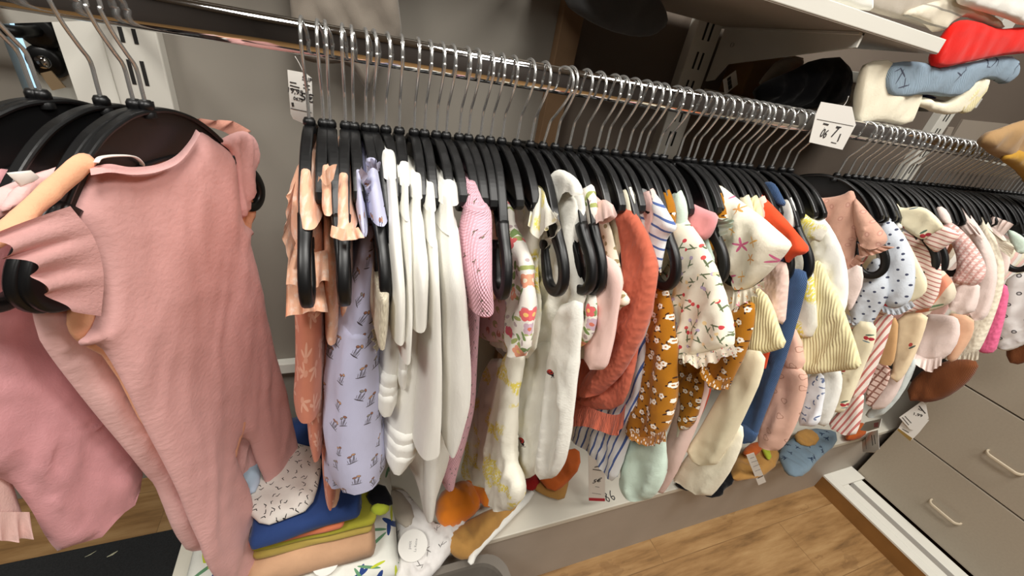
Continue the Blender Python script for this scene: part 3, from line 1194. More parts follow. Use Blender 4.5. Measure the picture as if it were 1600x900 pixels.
def column(name, label, cat, X, parts, mat, short=None, group=None):
    """edge-on garment; parts: dicts with rows, Yf=(top, bottom), Yb or frill rows in world pixels"""
    X = take_hanger(X, None, short or label)
    o0 = Vector((X, YR, ZN))
    root = empty(name, o0) if len(parts) > 1 else None
    for p in parts:
        SEED[0] += 1
        s = p.get('seed', SEED[0] * 1.37)
        if 'rows' in p:
            v, f, uv = loft(p['rows'], p['Yf'][0], p['Yf'][1], p.get('Yb', 0.6), s, p.get('fold', 0.18), cap=p.get('cap', True), sq=p.get('sq', 0.75))
        else:
            v, f, uv = frill([onY(*q, p['Y'][0]) for q in p['inner']], [onY(*q, p['Y'][1]) for q in p['outer']], p.get('amp', 0.006), p.get('waves', 6), seed=s)
        v = np.array([tuple(Vector(x) - o0) for x in v])
        o = link_mesh(p['n'] if root else name, v, f, p.get('mat', mat), root, True, uv)
        if root is None:
            o.location = o0
            root = o
        elif 'lab' in p:
            o['label'] = p['lab']
    tag(root, label, cat, group)
    GARMENTS.append((X, short or label, root))
    return root


# ------------------------------------------------------------------ cloths and prints
def florals(scale, petal, centre, leaves, keep=1.0, r=0.13, seed=0, k=5, extra=()):
    mo = [(0.30, 0.05, 0.15, 0.07, 0.6, leaves), (-0.28, -0.12, 0.15, 0.07, 2.4, leaves), (0.02, -0.32, 0.07, 0.15, 0.3, leaves)]
    mo += [(r * 0.95 * math.cos(2 * math.pi * i / k), r * 0.95 * math.sin(2 * math.pi * i / k), r * 0.75, r * 0.75, 0, petal) for i in range(k)]
    mo += [(0, 0, r * 0.5, r * 0.5, 0, centre)]
    mo += list(extra)
    return lambda m, c: m.scatter(c, scale, mo, 0.75, seed=seed, keep=keep)


C_pink = cloth('dusty_pink_pointelle', (226, 174, 170), 'pointelle', tone=0.03)
C_mauve = cloth('mauve_pink_gauze', (216, 156, 160), 'gauze')
C_palepink = cloth('pale_pink_jersey', (232, 186, 182), 'pointelle', tone=0.03)
C_palepink2 = cloth('blush_cotton', (240, 200, 192), 'gauze')
C_peach = cloth('peach_tie_dye', (242, 188, 156), 'gauze', lambda m, c: m.mix(m.ramp(m.noise(m.uv((40, 90, 1)), 1, 4), [(0.5, (0, 0, 0, 1)), (0.68, (1, 1, 1, 1))]), c, lin((250, 220, 202))))
C_peachlining = cloth('peach_crinkle', (240, 178, 140), 'gauze')
C_terra = cloth('terracotta_leaf_print', (206, 130, 104), 'plain', lambda m, c: m.scatter(c, 26, [(0, 0.1, 0.08, 0.3, 0, (226, 170, 146)), (0.22, -0.02, 0.07, 0.22, -0.8, (226, 170, 146)), (-0.22, -0.02, 0.07, 0.22, 0.8, (226, 170, 146)), (0.0, -0.3, 0.14, 0.14, 0, (220, 158, 134))], 0.8))


def mushrooms(m, c):
    ink, cap, tan = (74, 66, 74), (156, 104, 82), (198, 150, 110)
    mo = [(0.0, -0.17, 0.26, 0.02, 0.05, ink), (-0.10, -0.03, 0.016, 0.14, 0.1, ink), (-0.06, -0.03, 0.016, 0.14, 0.1, ink), (0.06, 0.0, 0.016, 0.17, -0.15, ink), (0.10, 0.0, 0.016, 0.17, -0.15, ink),
          (0.17, -0.08, 0.012, 0.09, -0.3, ink), (-0.19, -0.09, 0.012, 0.08, 0.3, ink), (0.0, -0.08, 0.012, 0.09, 0.0, ink),
          (-0.1, 0.13, 0.115, 0.05, 0.15, ink), (-0.1, 0.135, 0.095, 0.036, 0.15, [cap, tan, (150, 140, 130)]), (0.08, 0.19, 0.105, 0.05, -0.2, ink), (0.08, 0.195, 0.085, 0.035, -0.2, [tan, cap, cap])]
    return m.scatter(c, 24, mo, 0.65, turn=0.7, seed=2)


C_lav = cloth('lavender_mushroom_print', (196, 197, 224), 'plain', mushrooms, tone=0.03)
C_white = cloth('white_jersey', (240, 238, 230), 'plain', tone=0.02)
C_white2 = cloth('white_slub_cotton', (234, 232, 224), 'gauze', tone=0.02)
C_lace = cloth('ecru_lace', (214, 204, 180), 'crinkle')
C_pinkwaffle = cloth('pink_waffle_print', (238, 186, 200), 'waffle', lambda m, c: m.scatter(c, 42, [(0, 0.0, 0.03, 0.12, 0, (120, 104, 90)), (0.07, 0.1, 0.06, 0.04, 0, (130, 96, 100)), (-0.06, 0.09, 0.05, 0.04, 0, (110, 112, 90))], 0.7, seed=3))
C_peachdot = cloth('peach_ruffle_cotton', (238, 184, 156), 'crinkle')


def big_floral(m, c):
    c = m.scatter(c, 40, [(0.1, 0.1, 0.28, 0.11, 0.7, (164, 172, 106)), (-0.2, -0.15, 0.25, 0.1, 2.2, (126, 150, 92)), (0.2, -0.25, 0.15, 0.09, 0, (190, 170, 170))], 0.85, seed=8)
    return m.scatter(c, 34, [(0.17 * math.cos(i * 1.2566), 0.17 * math.sin(i * 1.2566), 0.13, 0.13, 0, [(226, 106, 108), (236, 160, 130), (204, 176, 190), (222, 96, 120)]) for i in range(5)] + [(0, 0, 0.09, 0.09, 0, [(246, 200, 120), (240, 226, 200), (210, 120, 100)])], 0.7, seed=5, keep=0.8)


C_floral = cloth('white_floral_print', (240, 234, 224), 'plain', big_floral, tone=0)
C_floralmauve = cloth('mauve_floral_print', (222, 196, 196), 'gauze', lambda m, c: m.scatter(c, 44, [(0, 0, 0.25, 0.25, 0, [(176, 132, 142), (186, 120, 110), (168, 160, 120)]), (0.1, 0.1, 0.12, 0.12, 0, (226, 190, 180))], 0.9, seed=6))
C_yellowemb = cloth('white_gauze_yellow_embroidery', (238, 234, 218), 'gauze', lambda m, c: m.mix(m.mth('MULTIPLY', m.ramp(m.noise(m.uv(1.0), 17, 2), [(0.52, (0, 0, 0, 1)), (0.56, (1, 1, 1, 1))]), m.mth('GREATER_THAN', m.noise(m.uv((500, 160, 1)), 1, 1), 0.45)), c, lin((232, 214, 100))), tone=0.02)
C_skin = cloth('powder_pink_jersey', (240, 204, 194), 'plain', tone=0.03)
C_leopard = cloth('cream_leopard_spot', (238, 228, 206), 'plain', lambda m, c: m.scatter(c, 75, [(0, 0, 0.24, 0.19, 0.4, (160, 146, 108))], 0.8, seed=4))
C_rust = cloth('rust_crinkle_jersey', (198, 104, 80), 'crinkle', tone=0.05)
C_bluestripe = cloth('white_blue_stripe', (232, 232, 232), 'plain', lambda m, c: m.stripes(c, (84, 108, 166), 0.0125, 0.22, 1), tone=0.02)
C_bluestripe_v = cloth('white_blue_upright_stripe', (232, 232, 232), 'plain', lambda m, c: m.stripes(c, (76, 98, 158), 0.0125, 0.25, 0), tone=0.02)
C_mustard = cloth('mustard_ditsy_floral', (172, 112, 26), 'plain', florals(62, (246, 238, 224), (180, 120, 60), (66, 36, 22), r=0.15, seed=3), tone=0.05)
C_tulip = cloth('cream_tulip_print', (238, 232, 212), 'plain', lambda m, c: m.scatter(m.scatter(c, 46, [(0.0, 0.0, 0.045, 0.34, 0.25, (104, 116, 86)), (0.12, -0.06, 0.045, 0.22, -0.8, (104, 116, 86)), (-0.06, 0.34, 0.12, 0.13, 0, [(214, 84, 84), (206, 70, 78), (188, 172, 200), (240, 214, 160)])], 0.75, seed=1, turn=4), 58, [(0, 0, 0.13, 0.15, 0, [(190, 176, 204), (242, 214, 170), (214, 92, 92), (236, 222, 190)]), (0.12, -0.2, 0.045, 0.2, 0.5, (96, 110, 82))], 0.9, seed=9, keep=0.55), tone=0.02)
C_velvet = cloth('pink_velour', (236, 156, 158), 'plain', sheen=0.6)
C_mint = cloth('mint_muslin', (204, 222, 206), 'gauze')


def starfish(m, c):
    arms = lambda col_, cx, cy, s, n, o: [(cx + s * 0.5 * math.cos(o + i * 2 * math.pi / n), cy + s * 0.5 * math.sin(o + i * 2 * math.pi / n), s * 0.55, s * 0.14, o + i * 2 * math.pi / n, col_) for i in range(n)]
    return m.scatter(c, 19, arms((222, 110, 150), -0.16, 0.12, 0.20, 5, 0.3) + arms((238, 182, 96), 0.22, 0.16, 0.15, 4, 0.2) + arms((222, 160, 92), 0.1, -0.26, 0.15, 5, 0.9), 0.5, seed=5, turn=2)


C_star = cloth('cream_starfish_print', (240, 232, 212), 'gauze', starfish, tone=0.02)
C_orange = cloth('orange_red_cotton', (224, 82, 46), 'plain')
C_denim = cloth('mid_blue_denim', (60, 84, 120), 'denim', tone=0.12)
C_fuzz = cloth('pale_pink_fleece', (226, 196, 184), 'crinkle', sheen=0.5)
C_ribcream = cloth('cream_yellow_rib', (238, 226, 178), 'rib')
C_cream = cloth('cream_cotton', (236, 224, 192), 'plain', tone=0.03)
C_creamlin = cloth('ivory_cotton', (240, 232, 208), 'gauze', tone=0.03)
C_pinktrouser = cloth('light_pink_cotton', (238, 206, 196), 'plain', tone=0.03)
C_dusty = cloth('dusty_rose_embroidered', (208, 162, 142), 'gauze', lambda m, c: m.scatter(c, 48, [(0, 0, 0.22, 0.16, 0, (194, 144, 128)), (0, 0, 0.12, 0.08, 0, (214, 170, 152))], 0.7, seed=2))
C_bluedot = cloth('pale_blue_dotted', (206, 212, 220), 'gauze', lambda m, c: m.scatter(c, 62, [(0, 0, 0.13, 0.13, 0, (66, 70, 92))], 0.55, seed=7), tone=0.02)
C_cherry = cloth('cream_cherry_print', (238, 228, 196), 'plain', lambda m, c: m.scatter(c, 24, [(-0.07, -0.08, 0.09, 0.09, 0, (186, 60, 66)), (0.1, -0.07, 0.09, 0.08, 0, (170, 50, 60)), (0.0, 0.09, 0.14, 0.04, 0.4, (84, 110, 92)), (-0.02, -0.24, 0.14, 0.03, 0, (110, 130, 140))], 0.6, turn=1.5, seed=4), tone=0.02)
C_redstripe = cloth('white_red_stripe', (240, 226, 216), 'plain', lambda m, c: m.stripes(c, (198, 118, 112), 0.0085, 0.38, 0), tone=0.02)
C_pinkstripe = cloth('pink_fine_stripe', (240, 220, 208), 'plain', lambda m, c: m.stripes(c, (190, 130, 122), 0.0075, 0.3, 1), tone=0.02)
C_seer = cloth('pink_seersucker', (238, 212, 206), 'crinkle', lambda m, c: m.stripes(m.stripes(c, (206, 156, 148), 0.009, 0.4, 0), (222, 176, 168), 0.006, 0.35, 1))
C_offpink = cloth('rose_white_cotton', (232, 212, 204), 'gauze', tone=0.03)
C_ecru = cloth('ecru_seersucker', (232, 222, 200), 'crinkle')
C_hotpink = cloth('hot_pink_jersey', (230, 108, 148), 'crinkle')
C_ringdot = cloth('white_ring_dot', (226, 222, 218), 'plain', lambda m, c: m.scatter(c, 34, [(0, 0, 0.15, 0.15, 0, (96, 92, 92)), (0, 0, 0.075, 0.075, 0, (196, 192, 190))], 0.45, seed=2), tone=0.02)
C_cord = cloth('brown_corduroy', (118, 68, 38), 'cord')
C_tan = cloth('tan_cotton', (202, 160, 112), 'plain')
C_peachtan = cloth('peach_tan_jersey', (226, 180, 148), 'plain')
C_heart = cloth('peach_heart_print', (222, 178, 158), 'plain', lambda m, c: m.scatter(c, 34, [(-0.07, 0.03, 0.12, 0.12, 0, (178, 132, 114)), (0.07, 0.03, 0.12, 0.12, 0, (178, 132, 114)), (0, -0.07, 0.11, 0.11, 0.78, (178, 132, 114)), (-0.06, 0.03, 0.085, 0.085, 0, (222, 178, 158)), (0.06, 0.03, 0.085, 0.085, 0, (222, 178, 158)), (0, -0.05, 0.085, 0.085, 0.78, (222, 178, 158))], 0.5, turn=1, seed=3))
C_bluetick = cloth('white_blue_print', (232, 234, 238), 'plain', lambda m, c: m.scatter(c, 60, [(0, 0, 0.2, 0.07, 0.4, (104, 118, 152)), (0.2, 0.2, 0.08, 0.14, 0, (120, 132, 160))], 0.8, seed=5))
C_coralprint = cloth('sand_coral_green_print', (220, 206, 184), 'plain', lambda m, c: m.scatter(m.stripes(c, (232, 152, 124), 0.05, 0.3, 0), 26, [(0.05, 0, 0.05, 0.4, 0.3, (108, 138, 104)), (-0.2, 0.1, 0.05, 0.3, -0.4, (108, 138, 104))], 0.7, seed=6))
C_check = cloth('pink_brown_check', (224, 196, 184), 'plain', lambda m, c: m.stripes(m.stripes(c, (140, 96, 84), 0.012, 0.25, 0), (150, 106, 92), 0.012, 0.25, 1))
C_red = cloth('bright_red_jersey', (220, 28, 18), 'plain', tone=0.04)
C_chambray = cloth('light_chambray_print', (150, 172, 190), 'denim', lambda m, c: m.scatter(c, 22, [(0, 0, 0.03, 0.3, 0.6, (62, 70, 92)), (0.1, 0.1, 0.03, 0.25, -0.5, (62, 70, 92)), (0.25, -0.2, 0.14, 0.02, 0, (80, 90, 110))], 0.8, seed=3, keep=0.5))
C_navy = cloth('navy_jersey', (40, 44, 92), 'plain')
C_blackcl = cloth('black_cotton', (12, 12, 16), 'plain')
C_grey = cloth('warm_grey_cotton', (176, 166, 152), 'plain')
C_darkgrey = cloth('slate_cotton', (86, 86, 86), 'plain')
C_olive = cloth('ochre_olive_cotton', (170, 128, 44), 'plain')
C_orangeb = cloth('bright_orange_fleece', (222, 126, 34), 'plain', sheen=0.4)
C_camel = cloth('camel_cotton', (184, 138, 76), 'plain')
C_burnt = cloth('burnt_orange_cotton', (196, 98, 44), 'plain')
C_royal = cloth('royal_blue_cotton', (44, 66, 116), 'plain')
C_lime = cloth('olive_lime_cotton', (172, 166, 58), 'plain')
C_limeb = cloth('bright_lime_cotton', (178, 190, 60), 'plain')
C_coral = cloth('coral_cotton', (236, 136, 96), 'plain')
C_fawn = cloth('fawn_cotton', (202, 160, 126), 'plain')
C_khaki = cloth('khaki_yellow_cotton', (188, 164, 84), 'plain')
C_speck = cloth('white_black_fleck', (224, 220, 212), 'plain', lambda m, c: m.scatter(c, 72, [(0, 0, 0.05, 0.26, 0, (48, 44, 44)), (0.12, 0.2, 0.12, 0.05, 0.5, (48, 44, 44))], 0.9, seed=4))
C_veg = cloth('white_leaf_scrawl_print', (234, 234, 224), 'plain', lambda m, c: m.scatter(m.scatter(c, 17, [(0.0, 0.0, 0.09, 0.36, 0.5, (46, 70, 130)), (0.14, 0.1, 0.07, 0.28, -0.5, (46, 70, 130)), (-0.16, 0.12, 0.06, 0.25, 1.2, (46, 70, 130))], 0.7, seed=2, keep=0.6), 15, [(0.1, 0, 0.05, 0.34, 0.2, (104, 150, 112)), (-0.2, 0.15, 0.045, 0.28, -0.6, [(200, 210, 60), (104, 150, 112), (90, 100, 100)]), (0.25, -0.2, 0.05, 0.22, 0.9, (196, 206, 60))], 0.8, seed=7))
C_ltblue = cloth('powder_blue_cotton', (190, 208, 226), 'plain')
C_lilacprint = cloth('white_sketch_print', (226, 222, 218), 'gauze', lambda m, c: m.scatter(c, 26, [(0, 0, 0.02, 0.22, 0, (110, 106, 104)), (0.1, 0.06, 0.16, 0.02, 0.6, (120, 116, 114)), (-0.1, -0.1, 0.1, 0.02, -0.6, (110, 106, 104))], 0.8, seed=3, keep=0.6))
C_bluefl = cloth('grey_blue_sprig_print', (122, 142, 156), 'plain', lambda m, c: m.scatter(c, 30, [(0, 0, 0.05, 0.28, 0, (44, 60, 84)), (0.12, 0.06, 0.05, 0.18, -0.8, (44, 60, 84)), (-0.12, 0.06, 0.05, 0.18, 0.8, (44, 60, 84))], 0.8, seed=8, keep=0.6))


# ------------------------------------------------------------------ left group, turned towards the shop
XL = [on_plane(a, b_, Vector((0, YR, 0)), Vector((0, 1, 0))).x for a, b_ in ((50, 138), (63, 142), (157, 153), (205, 145), (228, 165))]

garment('baby_dress', 'palest pink ruffle-edged dress at the far left edge behind the mauve dress', 'dress', XL[0], 33, [
    dict(n='skirt', poly=[(-30, 330), (-5, 420), (0, 560), (0, 680), (14, 735), (30, 790), (48, 838), (10, 842), (-40, 838), (-110, 840), (-160, 600), (-100, 360)], T=0.012, step=0.010),
    dict(n='hem_frill', inner=[(46, 800), (10, 800), (-40, 800), (-90, 800)], outer=[(52, 842), (12, 846), (-40, 842), (-92, 840)], w=0.014, amp=0.005, waves=6)],
    C_palepink2, 'the palest pink dress')
garment('baby_dress', 'mauve pink gauze dress with a pointed hem hanging at the far left', 'dress', XL[1], 30, [
    dict(n='skirt', poly=[(12, 288), (30, 300), (48, 360), (62, 510), (95, 555), (150, 625), (208, 705), (226, 745), (205, 772), (150, 822), (95, 866), (72, 845), (40, 792), (5, 742), (-70, 740), (-150, 560), (-90, 330), (-20, 270)], T=0.018, r=0.05, A=0.010, fu=14, fv=7, step=0.009),
    dict(n='bodice_strap', poly=[(-20, 268), (8, 262), (24, 272), (38, 300), (30, 340), (0, 345), (-40, 330)], T=0.008, w=0.012, r=0.012)],
    C_mauve, 'the mauve pink gauze dress')
garment('baby_romper', 'pale pink romper with a white size tag hanging behind the large dusty pink one', 'romper', XL[2], 25, [
    dict(n='body', poly=[(100, 262), (70, 275), (40, 300), (30, 360), (40, 440), (58, 525), (72, 548), (95, 580), (130, 625), (180, 685), (222, 735), (246, 760), (258, 795), (272, 835), (296, 866), (318, 850), (345, 760), (420, 700), (395, 420), (350, 260), (290, 225), (200, 240)], T=0.013, r=0.03, step=0.009),
    dict(n='strap', poly=[(82, 262), (98, 258), (104, 266), (92, 282), (60, 300), (28, 318), (4, 336), (0, 322), (20, 295), (50, 275)], T=0.006, r=0.008, w=0.014, lab='pale pink shoulder strap'),
    dict(n='neck_tag', poly=[(10, 270), (48, 266), (64, 278), (50, 286), (32, 292)], T=0.001, r=0.003, w=0.016, mat=M_paper, soft=0, A=0, lab='white size tag'),
    dict(n='shoulder', poly=[(92, 262), (104, 264), (96, 282), (60, 306), (22, 332), (-20, 352), (-34, 312), (20, 285), (60, 268)], T=0.009, r=0.012, w=0.006)],
    C_palepink, 'the pale pink romper')
garment('baby_romper', 'peach crinkle romper squeezed between the two pink rompers with only its strap and armholes showing', 'romper', XL[3], 24.8, [
    dict(n='body', poly=[(146, 262), (128, 330), (118, 420), (104, 500), (112, 525), (132, 540), (170, 560), (230, 680), (300, 760), (380, 690), (392, 450), (386, 356), (398, 335), (392, 312), (372, 250), (330, 215), (290, 225), (200, 250)], T=0.010, r=0.02, step=0.009),
    dict(n='strap', poly=[(112, 244), (126, 238), (143, 242), (150, 252), (130, 275), (96, 305), (62, 335), (30, 362), (0, 388), (-20, 395), (-20, 365), (10, 338), (50, 300), (85, 268)], T=0.008, r=0.012, w=0.012, lab='gathered peach shoulder strap'),
    dict(n='shoulder_ruffle', inner=[(288, 190), (318, 196), (350, 206), (378, 222)], outer=[(300, 184), (335, 188), (368, 190), (396, 212)], w=-0.004, amp=0.006, waves=4, mat=cloth('shaded_peach', (206, 148, 130), 'gauze'), lab='rose brown shoulder ruffle')],  # ruffle of the peach garment, its shade put into a browner colour
    C_peachlining, 'the peach crinkle romper')

rom = garment('baby_romper', 'large dusty pink sleeveless romper with frilled armholes and two short legs, nearest the camera', 'romper', XL[4], 24.6, [
    dict(n='body', poly=[(140, 264), (170, 258), (205, 263), (245, 259), (275, 245), (296, 222), (306, 204), (318, 205), (340, 222), (362, 238), (367, 262), (372, 300), (376, 345), (394, 357), (396, 366), (388, 372), (396, 400), (408, 450), (422, 520), (438, 590), (452, 650), (463, 705), (468, 742), (460, 768), (440, 783), (424, 772), (410, 742), (400, 712), (392, 692), (380, 684), (371, 690), (372, 715), (386, 752), (402, 795), (416, 828), (420, 852), (410, 885), (392, 915), (345, 915), (322, 885), (308, 845), (284, 788), (256, 730), (226, 672), (198, 618), (176, 572), (152, 536), (128, 542), (120, 534), (138, 520), (150, 490), (150, 440), (140, 390), (116, 348), (112, 328), (126, 296)],
         T=0.017, r=0.035, step=0.006, A=0.010, fu=12, fv=3.0, pleat=0.30, micro=0.0006, crease=0.004),
    dict(n='back_neck', poly=[(196, 262), (212, 250), (245, 240), (285, 228), (300, 224), (306, 212), (300, 240), (280, 262), (240, 280), (200, 285)], T=0.002, w=-0.012, r=0.01, mat=C_peachlining, lab='peach inside of the back neckline'),
    dict(n='neck_binding', inner=[(140, 262), (170, 256), (205, 261), (245, 257), (275, 243), (296, 220), (306, 202)], outer=[(142, 274), (172, 269), (206, 273), (248, 268), (280, 253), (302, 228), (313, 208)], w=0.010, dw=0.013, amp=0.0003, waves=3),
    dict(n='armhole_frill', inner=[(110, 322), (147, 372), (162, 430), (158, 494)], outer=[(10, 366), (42, 378), (62, 404), (98, 428), (97, 450), (112, 462), (140, 486)], w=0.018, dw=0.030, amp=0.006, waves=4, out=0.012),
    dict(n='armhole_frill', poly=[(340, 220), (362, 238), (370, 270), (374, 345), (388, 330), (386, 312), (394, 298), (393, 275), (403, 246), (397, 216), (384, 204), (366, 206)], T=0.008, r=0.012, w=0.004, A=0.009, fu=52, fv=6, step=0.005)],
    C_pink, 'the large dusty pink romper')
# white tape loop sewn in the neck of the romper
fr = Frame(XL[4], 24.6)
tp = [fr.loc(150, 254, 0.014), fr.loc(158, 246, 0.012), fr.loc(185, 243, 0.010), fr.loc(210, 245, 0.008), fr.loc(222, 256, 0.004), fr.loc(216, 262, -0.002)]
MB().sweep([Vector(q) for q in smooth_path(tp, 5)], rrect(0.0022, 0.0007, 0.0006, 1), up=Vector((0, 1, 0))).build('hanging_loop', M_paper, rom, True)
tp = [fr.loc(40, 296, -0.02), fr.loc(60, 275, -0.022), fr.loc(85, 256, -0.02), fr.loc(112, 248, -0.018), fr.loc(128, 250, -0.016)]

# ------------------------------------------------------------------ middle group, seen on their front edges
G1 = 'peach jumpsuits at the left end of the packed row'
column('baby_jumpsuit', 'peach tie-dyed jumpsuit with terracotta leaf print legs, leftmost of the packed row', 'jumpsuit', -0.040, [
    dict(n='shoulder', rows=[(272, 464, 489), (290, 461, 491), (318, 459, 494), (345, 458, 498), (360, 461, 502)], Yf=(None, 0.0), Yb=0.6),
    dict(n='bodice', rows=[(318, 449, 478), (345, 446, 500), (400, 447, 508), (470, 448, 510), (500, 456, 508)], Yf=(0.44, 0.42), Yb=0.6),
    dict(n='shoulder_frill', inner=[(462, 282), (456, 320), (455, 360), (462, 380)], outer=[(455, 300), (444, 345), (446, 390), (450, 415)], Y=(0.43, 0.41), amp=0.004, waves=2),
    dict(n='sleeve_frill', inner=[(448, 430), (470, 440), (505, 440)], outer=[(444, 500), (470, 492), (512, 486)], Y=(0.425, 0.40), amp=0.007, waves=3),
    dict(n='sleeve_frill', inner=[(452, 385), (480, 395), (512, 390)], outer=[(446, 445), (478, 452), (512, 440)], Y=(0.43, 0.40), amp=0.006, waves=3),
    dict(n='leg', rows=[(480, 459, 503), (540, 459, 503), (600, 457, 503), (640, 455, 502), (662, 458, 500)], Yf=(0.42, 0.41), Yb=0.56, mat=C_terra, lab='terracotta leaf printed trouser leg'),
    dict(n='leg', rows=[(560, 474, 508), (640, 474, 507), (700, 479, 505), (722, 484, 503)], Yf=(0.44, 0.43), Yb=0.6, mat=C_terra, lab='terracotta leaf printed trouser leg')],
    C_peach, 'the leftmost peach jumpsuit', G1)
column('baby_jumpsuit', 'peach tie-dyed jumpsuit with a folded collar, second in the packed row', 'jumpsuit', -0.013, [
    dict(n='shoulder', rows=[(266, 500, 519), (285, 498, 521), (310, 498, 523), (338, 500, 524)], Yf=(None, 0.0), Yb=0.6),
    dict(n='collar', inner=[(498, 275), (510, 290), (521, 280)], outer=[(496, 285), (512, 262), (526, 258)], Y=(0.41, 0.41), amp=0.003, waves=2),
    dict(n='bodice', rows=[(345, 503, 524), (400, 503, 528), (480, 505, 530), (540, 506, 530)], Yf=(0.43, 0.42), Yb=0.6),
    dict(n='leg', rows=[(520, 506, 524), (620, 500, 524), (740, 502, 528), (790, 506, 526), (798, 510, 522)], Yf=(0.45, 0.44), Yb=0.6, mat=C_terra)],
    C_peach, 'the second peach jumpsuit', None)
column('baby_jumpsuit', 'peach tie-dyed jumpsuit with flared cap sleeve beside the lavender dresses', 'jumpsuit', 0.012, [
    dict(n='shoulder', rows=[(278, 526, 548), (300, 523, 550), (330, 520, 553), (350, 517, 557), (366, 515, 563)], Yf=(None, 0.0), Yb=0.6, fold=0.1),
    dict(n='sleeve_frill', inner=[(518, 352), (540, 358), (560, 355)], outer=[(514, 368), (538, 376), (568, 372)], Y=(0.37, 0.365), amp=0.005, waves=3),
    dict(n='bodice', rows=[(345, 527, 549), (420, 528, 552), (520, 530, 550)], Yf=(0.44, 0.43), Yb=0.6),
    dict(n='leg', rows=[(560, 512, 532), (700, 512, 536), (780, 508, 534), (794, 512, 530)], Yf=(0.47, 0.46), Yb=0.6, mat=C_peachtan)],
    C_peach, 'the third peach jumpsuit', None)

column('baby_dress', 'lavender dress with ruffled shoulder, mostly hidden left of the other mushroom print dress', 'dress', 0.030, [
    dict(n='shoulder', rows=[(270, 553, 567), (300, 553, 570), (340, 556, 574), (370, 562, 578)], Yf=(None, 0.0), Yb=0.6),
    dict(n='shoulder_frill', inner=[(560, 268), (570, 300), (574, 340)], outer=[(566, 258), (580, 298), (580, 340)], Y=(0.42, 0.41), amp=0.004, waves=5),
    dict(n='skirt', rows=[(480, 526, 560), (520, 520, 565), (600, 512, 560), (700, 506, 556), (764, 504, 552)], Yf=(0.44, 0.42), Yb=0.6)],
    C_lav, 'the hidden lavender dress')
column('baby_dress', 'lavender dress printed with small brown mushrooms, full skirt hanging free', 'dress', 0.050, [
    dict(n='sleeve', rows=[(258, 574, 591), (285, 572, 597), (320, 574, 605), (345, 576, 611), (354, 578, 613)], Yf=(None, 0.004), Yb=0.6, fold=0.12),
    dict(n='sleeve_frill', inner=[(574, 270), (582, 262), (592, 268)], outer=[(572, 258), (582, 250), (594, 256)], Y=(0.41, 0.405), amp=0.004, waves=4),
    dict(n='bodice', rows=[(360, 572, 604), (440, 560, 600), (500, 540, 596), (535, 528, 594)], Yf=(0.43, 0.40), Yb=0.6),
    dict(n='skirt', rows=[(528, 530, 592), (545, 524, 596), (590, 517, 599), (650, 511, 602), (710, 508, 604), (755, 512, 606), (772, 520, 604)], Yf=(0.40, 0.375), Yb=0.58, fold=0.32)],
    C_lav, 'the mushroom print lavender dress')

WG = 'white tops in the packed row'
column('baby_top', 'white top with the highest rolled cuff and a tiered hem, leftmost of the white tops', 'top', 0.068, [
    dict(n='cuff', rows=[(244, 600, 618), (256, 597, 621), (282, 598, 623)], Yf=(None, 0.0), Yb=0.5, fold=0.05),
    dict(n='sleeve', rows=[(278, 603, 620), (300, 605, 624), (340, 607, 628), (400, 609, 634), (470, 612, 640), (540, 612, 640)], Yf=(None, 0.004), Yb=0.55, fold=0.10),
    dict(n='body', rows=[(440, 606, 628), (500, 604, 632), (560, 596, 634), (610, 590, 632)], Yf=(0.41, 0.40), Yb=0.6),
    dict(n='hem_tier', rows=[(596, 589, 631), (612, 587, 631), (618, 588, 630)], Yf=(0.395, 0.395), Yb=0.6, fold=0.06),
    dict(n='hem_tier', rows=[(612, 587, 630), (628, 585, 629), (633, 587, 628)], Yf=(0.392, 0.392), Yb=0.6, fold=0.06),
    dict(n='hem_tier', rows=[(626, 585, 629), (644, 584, 627), (652, 588, 622)], Yf=(0.389, 0.389), Yb=0.6, fold=0.06)],
    C_white, 'the leftmost white top')
column('baby_top', 'ecru scalloped lace sleeve of a top hanging between the lavender dress and the white tops', 'top', 0.060, [
    dict(n='sleeve', rows=[(470, 592, 612), (500, 588, 612), (530, 586, 610), (548, 590, 606)], Yf=(None, 0.004), Yb=0.5),
    dict(n='lace_frill', inner=[(594, 480), (592, 510), (592, 545)], outer=[(586, 488), (582, 520), (586, 552)], Y=(0.395, 0.385), amp=0.004, waves=5)],
    C_lace, 'the lace sleeved top')
column('baby_top', 'white top with a rolled cuff, second from the left of the white tops', 'top', 0.092, [
    dict(n='cuff', rows=[(258, 624, 641), (268, 622, 643), (292, 623, 644)], Yf=(None, 0.0), Yb=0.5, fold=0.05),
    dict(n='sleeve', rows=[(288, 627, 642), (320, 627, 643), (345, 628, 644), (350, 630, 645), (400, 632, 648), (500, 634, 650), (570, 626, 648)], Yf=(None, 0.004), Yb=0.55, fold=0.10),
    dict(n='hem_tier', rows=[(560, 622, 644), (580, 620, 643), (590, 621, 642)], Yf=(0.392, 0.392), Yb=0.58, fold=0.06),
    dict(n='hem_tier', rows=[(584, 621, 643), (602, 620, 641), (610, 622, 640)], Yf=(0.389, 0.389), Yb=0.58, fold=0.06)],
    C_white, 'the second white top')
